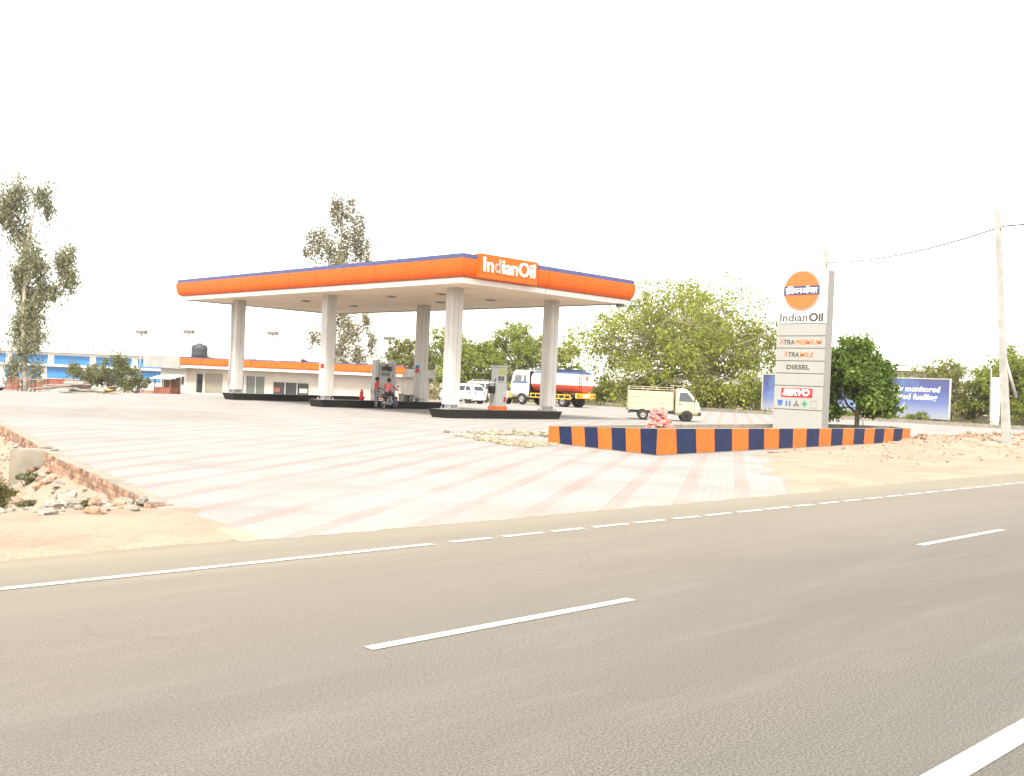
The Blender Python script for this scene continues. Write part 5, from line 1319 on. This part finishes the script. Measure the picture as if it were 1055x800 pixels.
for x0, a0, a1 in ((-.63, 20, 150), (.66, 40, 140)):
    b = MB(); vs = []; fs = []
    for k in range(13):
        a = R(a0 + (a1 - a0) * k / 12)
        for y in (-.06, .06): vs.append((x0 + .35 * math.cos(a), y, .315 + .35 * math.sin(a)))
        for y in (.06, -.06): vs.append((x0 + .36 * math.cos(a), y, .315 + .36 * math.sin(a)))
    for k in range(12):
        for q in range(4): fs.append((4 * k + q, 4 * k + (q + 1) % 4, 4 * k + 4 + (q + 1) % 4, 4 * k + 4 + q))
    b.add(vs, fs, True).build('mudguard', M_['steel_dark'], mb_)
b = MB(); b.tube([(.2, -.14, .34), (-.1, -.17, .25), (-.45, -.18, .28), (-.85, -.18, .36)], [.025, .03, .045, .04], 8); b.build('exhaust', M_['steel'], mb_)
b = MB(); b.bbox(-.86, -.80, -.07, .07, .62, .70, .015); b.build('tail_light', M_['red'], mb_)
b = MB(); b.box(-.90, -.885, -.10, .10, .44, .58); b.build('number_plate', M_['letter_white'], mb_)

def person(label, loc, rz, J, mats, group='people by the middle pump'):
    "one skinned body; J: joint positions (x forward, y left, z up)"
    t = thing('person', label, 'person', loc, rz, group)
    V, E_, Rr, seg = [], [], [], []
    def v(p, r): V.append(Vector(p)); Rr.append(r); return len(V) - 1
    def e(a, c, m): E_.append((a, c)); seg.append((a, c, m))
    SK, SH_, TR, SHOE = 0, 1, 2, 3
    pel = v(J['pelvis'], (.145, .11)); wa = v(J['waist'], (.135, .10)); ch = v(J['chest'], (.165, .115)); nb = v(J['neck'], .062); hb_ = v(J['jaw'], .074); hd_ = v(J['head'], .100); cr = v(J['crown'], .062)
    e(pel, wa, SH_); e(wa, ch, SH_); e(ch, nb, SH_); e(nb, hb_, SK); e(hb_, hd_, SK); e(hd_, cr, SK)
    fx = J.get('face', Vector((1, 0, 0))); side = Vector((0, 0, 1)).cross(fx)
    no = v(Vector(J['head']) + fx * .118 - Vector((0, 0, .035)), .016); e(hd_, no, SK)
    for s in (-1, 1): ea = v(Vector(J['head']) + side * s * .10 - Vector((0, 0, .02)), .018); e(hd_, ea, SK)
    hands = []
    for s in 'LR':
        sh = v(J['sho' + s], .066); el = v(J['elb' + s], .046); wr = v(J['wri' + s], .030)
        mid = v(Vector(J['sho' + s]).lerp(Vector(J['elb' + s]), .45), .056)
        e(ch, sh, SH_); e(sh, mid, SH_); e(mid, el, SK); e(el, wr, SK)
        d = (Vector(J['wri' + s]) - Vector(J['elb' + s])).normalized(); pa = v(Vector(J['wri' + s]) + d * .075, .032); e(wr, pa, SK)
        hands.append((Vector(J['wri' + s]), d, s))
    for s in 'LR':
        hp = v(J['hip' + s], .098); kn = v(J['kne' + s], .060); ca = v(Vector(J['kne' + s]).lerp(Vector(J['ank' + s]), .3), .058); an_ = v(J['ank' + s], .040); to = v(J['toe' + s], .036)
        e(pel, hp, TR); e(hp, kn, TR); e(kn, ca, TR); e(ca, an_, TR); e(an_, to, SHOE)
    me = bpy.data.meshes.new('body'); me.from_pydata([tuple(x) for x in V], E_, []); ob = bpy.data.objects.new('body', me); COL.objects.link(ob)
    ob.modifiers.new('skin', 'SKIN'); sv = me.skin_vertices[0].data
    for i, r in enumerate(Rr): sv[i].radius = r if hasattr(r, '__len__') else (r, r); sv[i].use_root = i == 0
    sb_ = ob.modifiers.new('sub', 'SUBSURF'); sb_.levels = 2; sb_.render_levels = 2
    dg = bpy.context.evaluated_depsgraph_get(); dg.update(); ev = ob.evaluated_get(dg)
    m2 = bpy.data.meshes.new_from_object(ev); bpy.data.objects.remove(ob)
    m2.materials.clear()
    for m in (M_['skin'],) + tuple(M_[x] for x in mats): m2.materials.append(m)
    bm = bmesh.new(); bm.from_mesh(m2)
    # five fingers on each palm, each a tapering bent chain rooted inside the palm
    for p, d, s in hands:
        side_ = Vector((0, 0, 1)).cross(d); side_ = side_.normalized() if side_.length > .05 else Vector((1, 0, 0)); dn = d.cross(side_).normalized()
        for k, (o, ln) in enumerate(((-.026, .075), (-.009, .088), (.009, .082), (.026, .062), (.040, .055))):
            th = k == 4; r0 = p + d * (.095 if not th else .045) + side_ * o
            dirs = [d * .9 + (side_ * .75 if th else side_ * o * 3), d * .7 + dn * -.6]
            q = [r0 - d * .02, r0 + dirs[0].normalized() * ln * .5]; q.append(q[1] + dirs[1].normalized() * ln * .5)
            tb_ = MB(); tb_.tube(q, [.0095, .0085, .006], 6); vv = [bm.verts.new(x) for x in tb_.v]
            for f in tb_.f: 
                try: bm.faces.new([vv[i] for i in f])
                except ValueError: pass
    bm.faces.ensure_lookup_table(); bm.normal_update()
    for f in bm.faces:
        c = f.calc_center_median(); best, bi = 9, 0
        for a, c2, m in seg:
            A, B = V[a], V[c2]; ab = B - A; k = max(0, min(1, (c - A).dot(ab) / max(1e-9, ab.length_squared))); dd = (A + ab * k - c).length
            if dd < best: best, bi = dd, m
        f.material_index = bi; f.smooth = True
    bm.to_mesh(m2); bm.free()
    m2.name = 'body'; bo = bpy.data.objects.new('body', m2); COL.objects.link(bo); bo.parent = t
    h = MB(); c = Vector(J['head']); up = (Vector(J['crown']) - c).normalized()
    h.lathe([(.112, -.01), (.118, .03), (.108, .075), (.075, .115), (.03, .132), (.001, .135)], (0, 0, 0), 'z', 16)
    rot = Vector((0, 0, 1)).rotation_difference((up - fx * .35).normalized()).to_matrix().to_4x4()
    h.build('hair', M_['hair'], t, Matrix.Translation(c - fx * .012) @ rot)
    y = MB()
    for s in (-1, 1): q = c + fx * .092 + side * s * .034; y.lathe([(.001, -.012), (.012, 0), (.001, .012)], q, 'z', 8)
    y.build('eyes', M_['hair'], t)
    return t
def JJ(**k): return {a: Vector(b) for a, b in k.items()}
stand = JJ(pelvis=(0, 0, .93), waist=(.01, 0, 1.07), chest=(.02, 0, 1.27), neck=(.02, 0, 1.43), jaw=(.045, 0, 1.50), head=(.04, 0, 1.575), crown=(.035, 0, 1.64),
    shoL=(.01, .19, 1.37), elbL=(.0, .25, 1.10), wriL=(.18, .20, .95), shoR=(.01, -.19, 1.37), elbR=(.06, -.25, 1.12), wriR=(.28, -.16, 1.06),
    hipL=(0, .09, .88), kneL=(.03, .10, .48), ankL=(-.02, .11, .08), toeL=(.13, .13, .04), hipR=(0, -.09, .88), kneR=(.04, -.10, .48), ankR=(.0, -.11, .08), toeR=(.15, -.13, .04))
ride = JJ(pelvis=(-.22, 0, .90), waist=(-.20, 0, 1.04), chest=(-.13, 0, 1.24), neck=(-.10, 0, 1.40), jaw=(-.06, 0, 1.465), head=(-.065, 0, 1.54), crown=(-.07, 0, 1.605),
    shoL=(-.12, .19, 1.33), elbL=(.06, .30, 1.14), wriL=(.22, .33, 1.075), shoR=(-.12, -.19, 1.33), elbR=(.06, -.30, 1.14), wriR=(.22, -.33, 1.075),
    hipL=(-.18, .11, .88), kneL=(.20, .22, .72), ankL=(.05, .30, .12), toeL=(.20, .33, .05), hipR=(-.18, -.11, .88), kneR=(.20, -.22, .72), ankR=(.05, -.30, .12), toeR=(.20, -.33, .05))
person('person in a coral shirt and dark trousers sitting on the motorbike', (33.15, 43.75, .006), R(24), ride, ('cloth_coral', 'cloth_dark', 'rubber'))
person('person in a red shirt and grey trousers standing between pump and motorbike', (32.62, 44.2, .006), R(-20), stand, ('cloth_red', 'cloth_grey', 'rubber'))
# driver of the mini truck

# ------------------------------------------------------------------ air
hz = MB(); hz.box(-260, 330, -260, 330, -6.5, 30)  # thin haze volume added to lift the dark tones of the far trees
hm = bpy.data.materials.new('haze_air'); hm.use_nodes = True; T = hm.node_tree; T.nodes.clear()
ho = T.nodes.new('ShaderNodeOutputMaterial'); pv = T.nodes.new('ShaderNodeVolumePrincipled')
pv.inputs['Color'].default_value = (.96, .95, .92, 1); pv.inputs['Density'].default_value = .00028; pv.inputs['Anisotropy'].default_value = .3
T.links.new(pv.outputs[0], ho.inputs['Volume'])
tag(hz.build('haze', hm), 'thin pale haze added to the air to lighten the far trees', 'haze', kind='stuff')
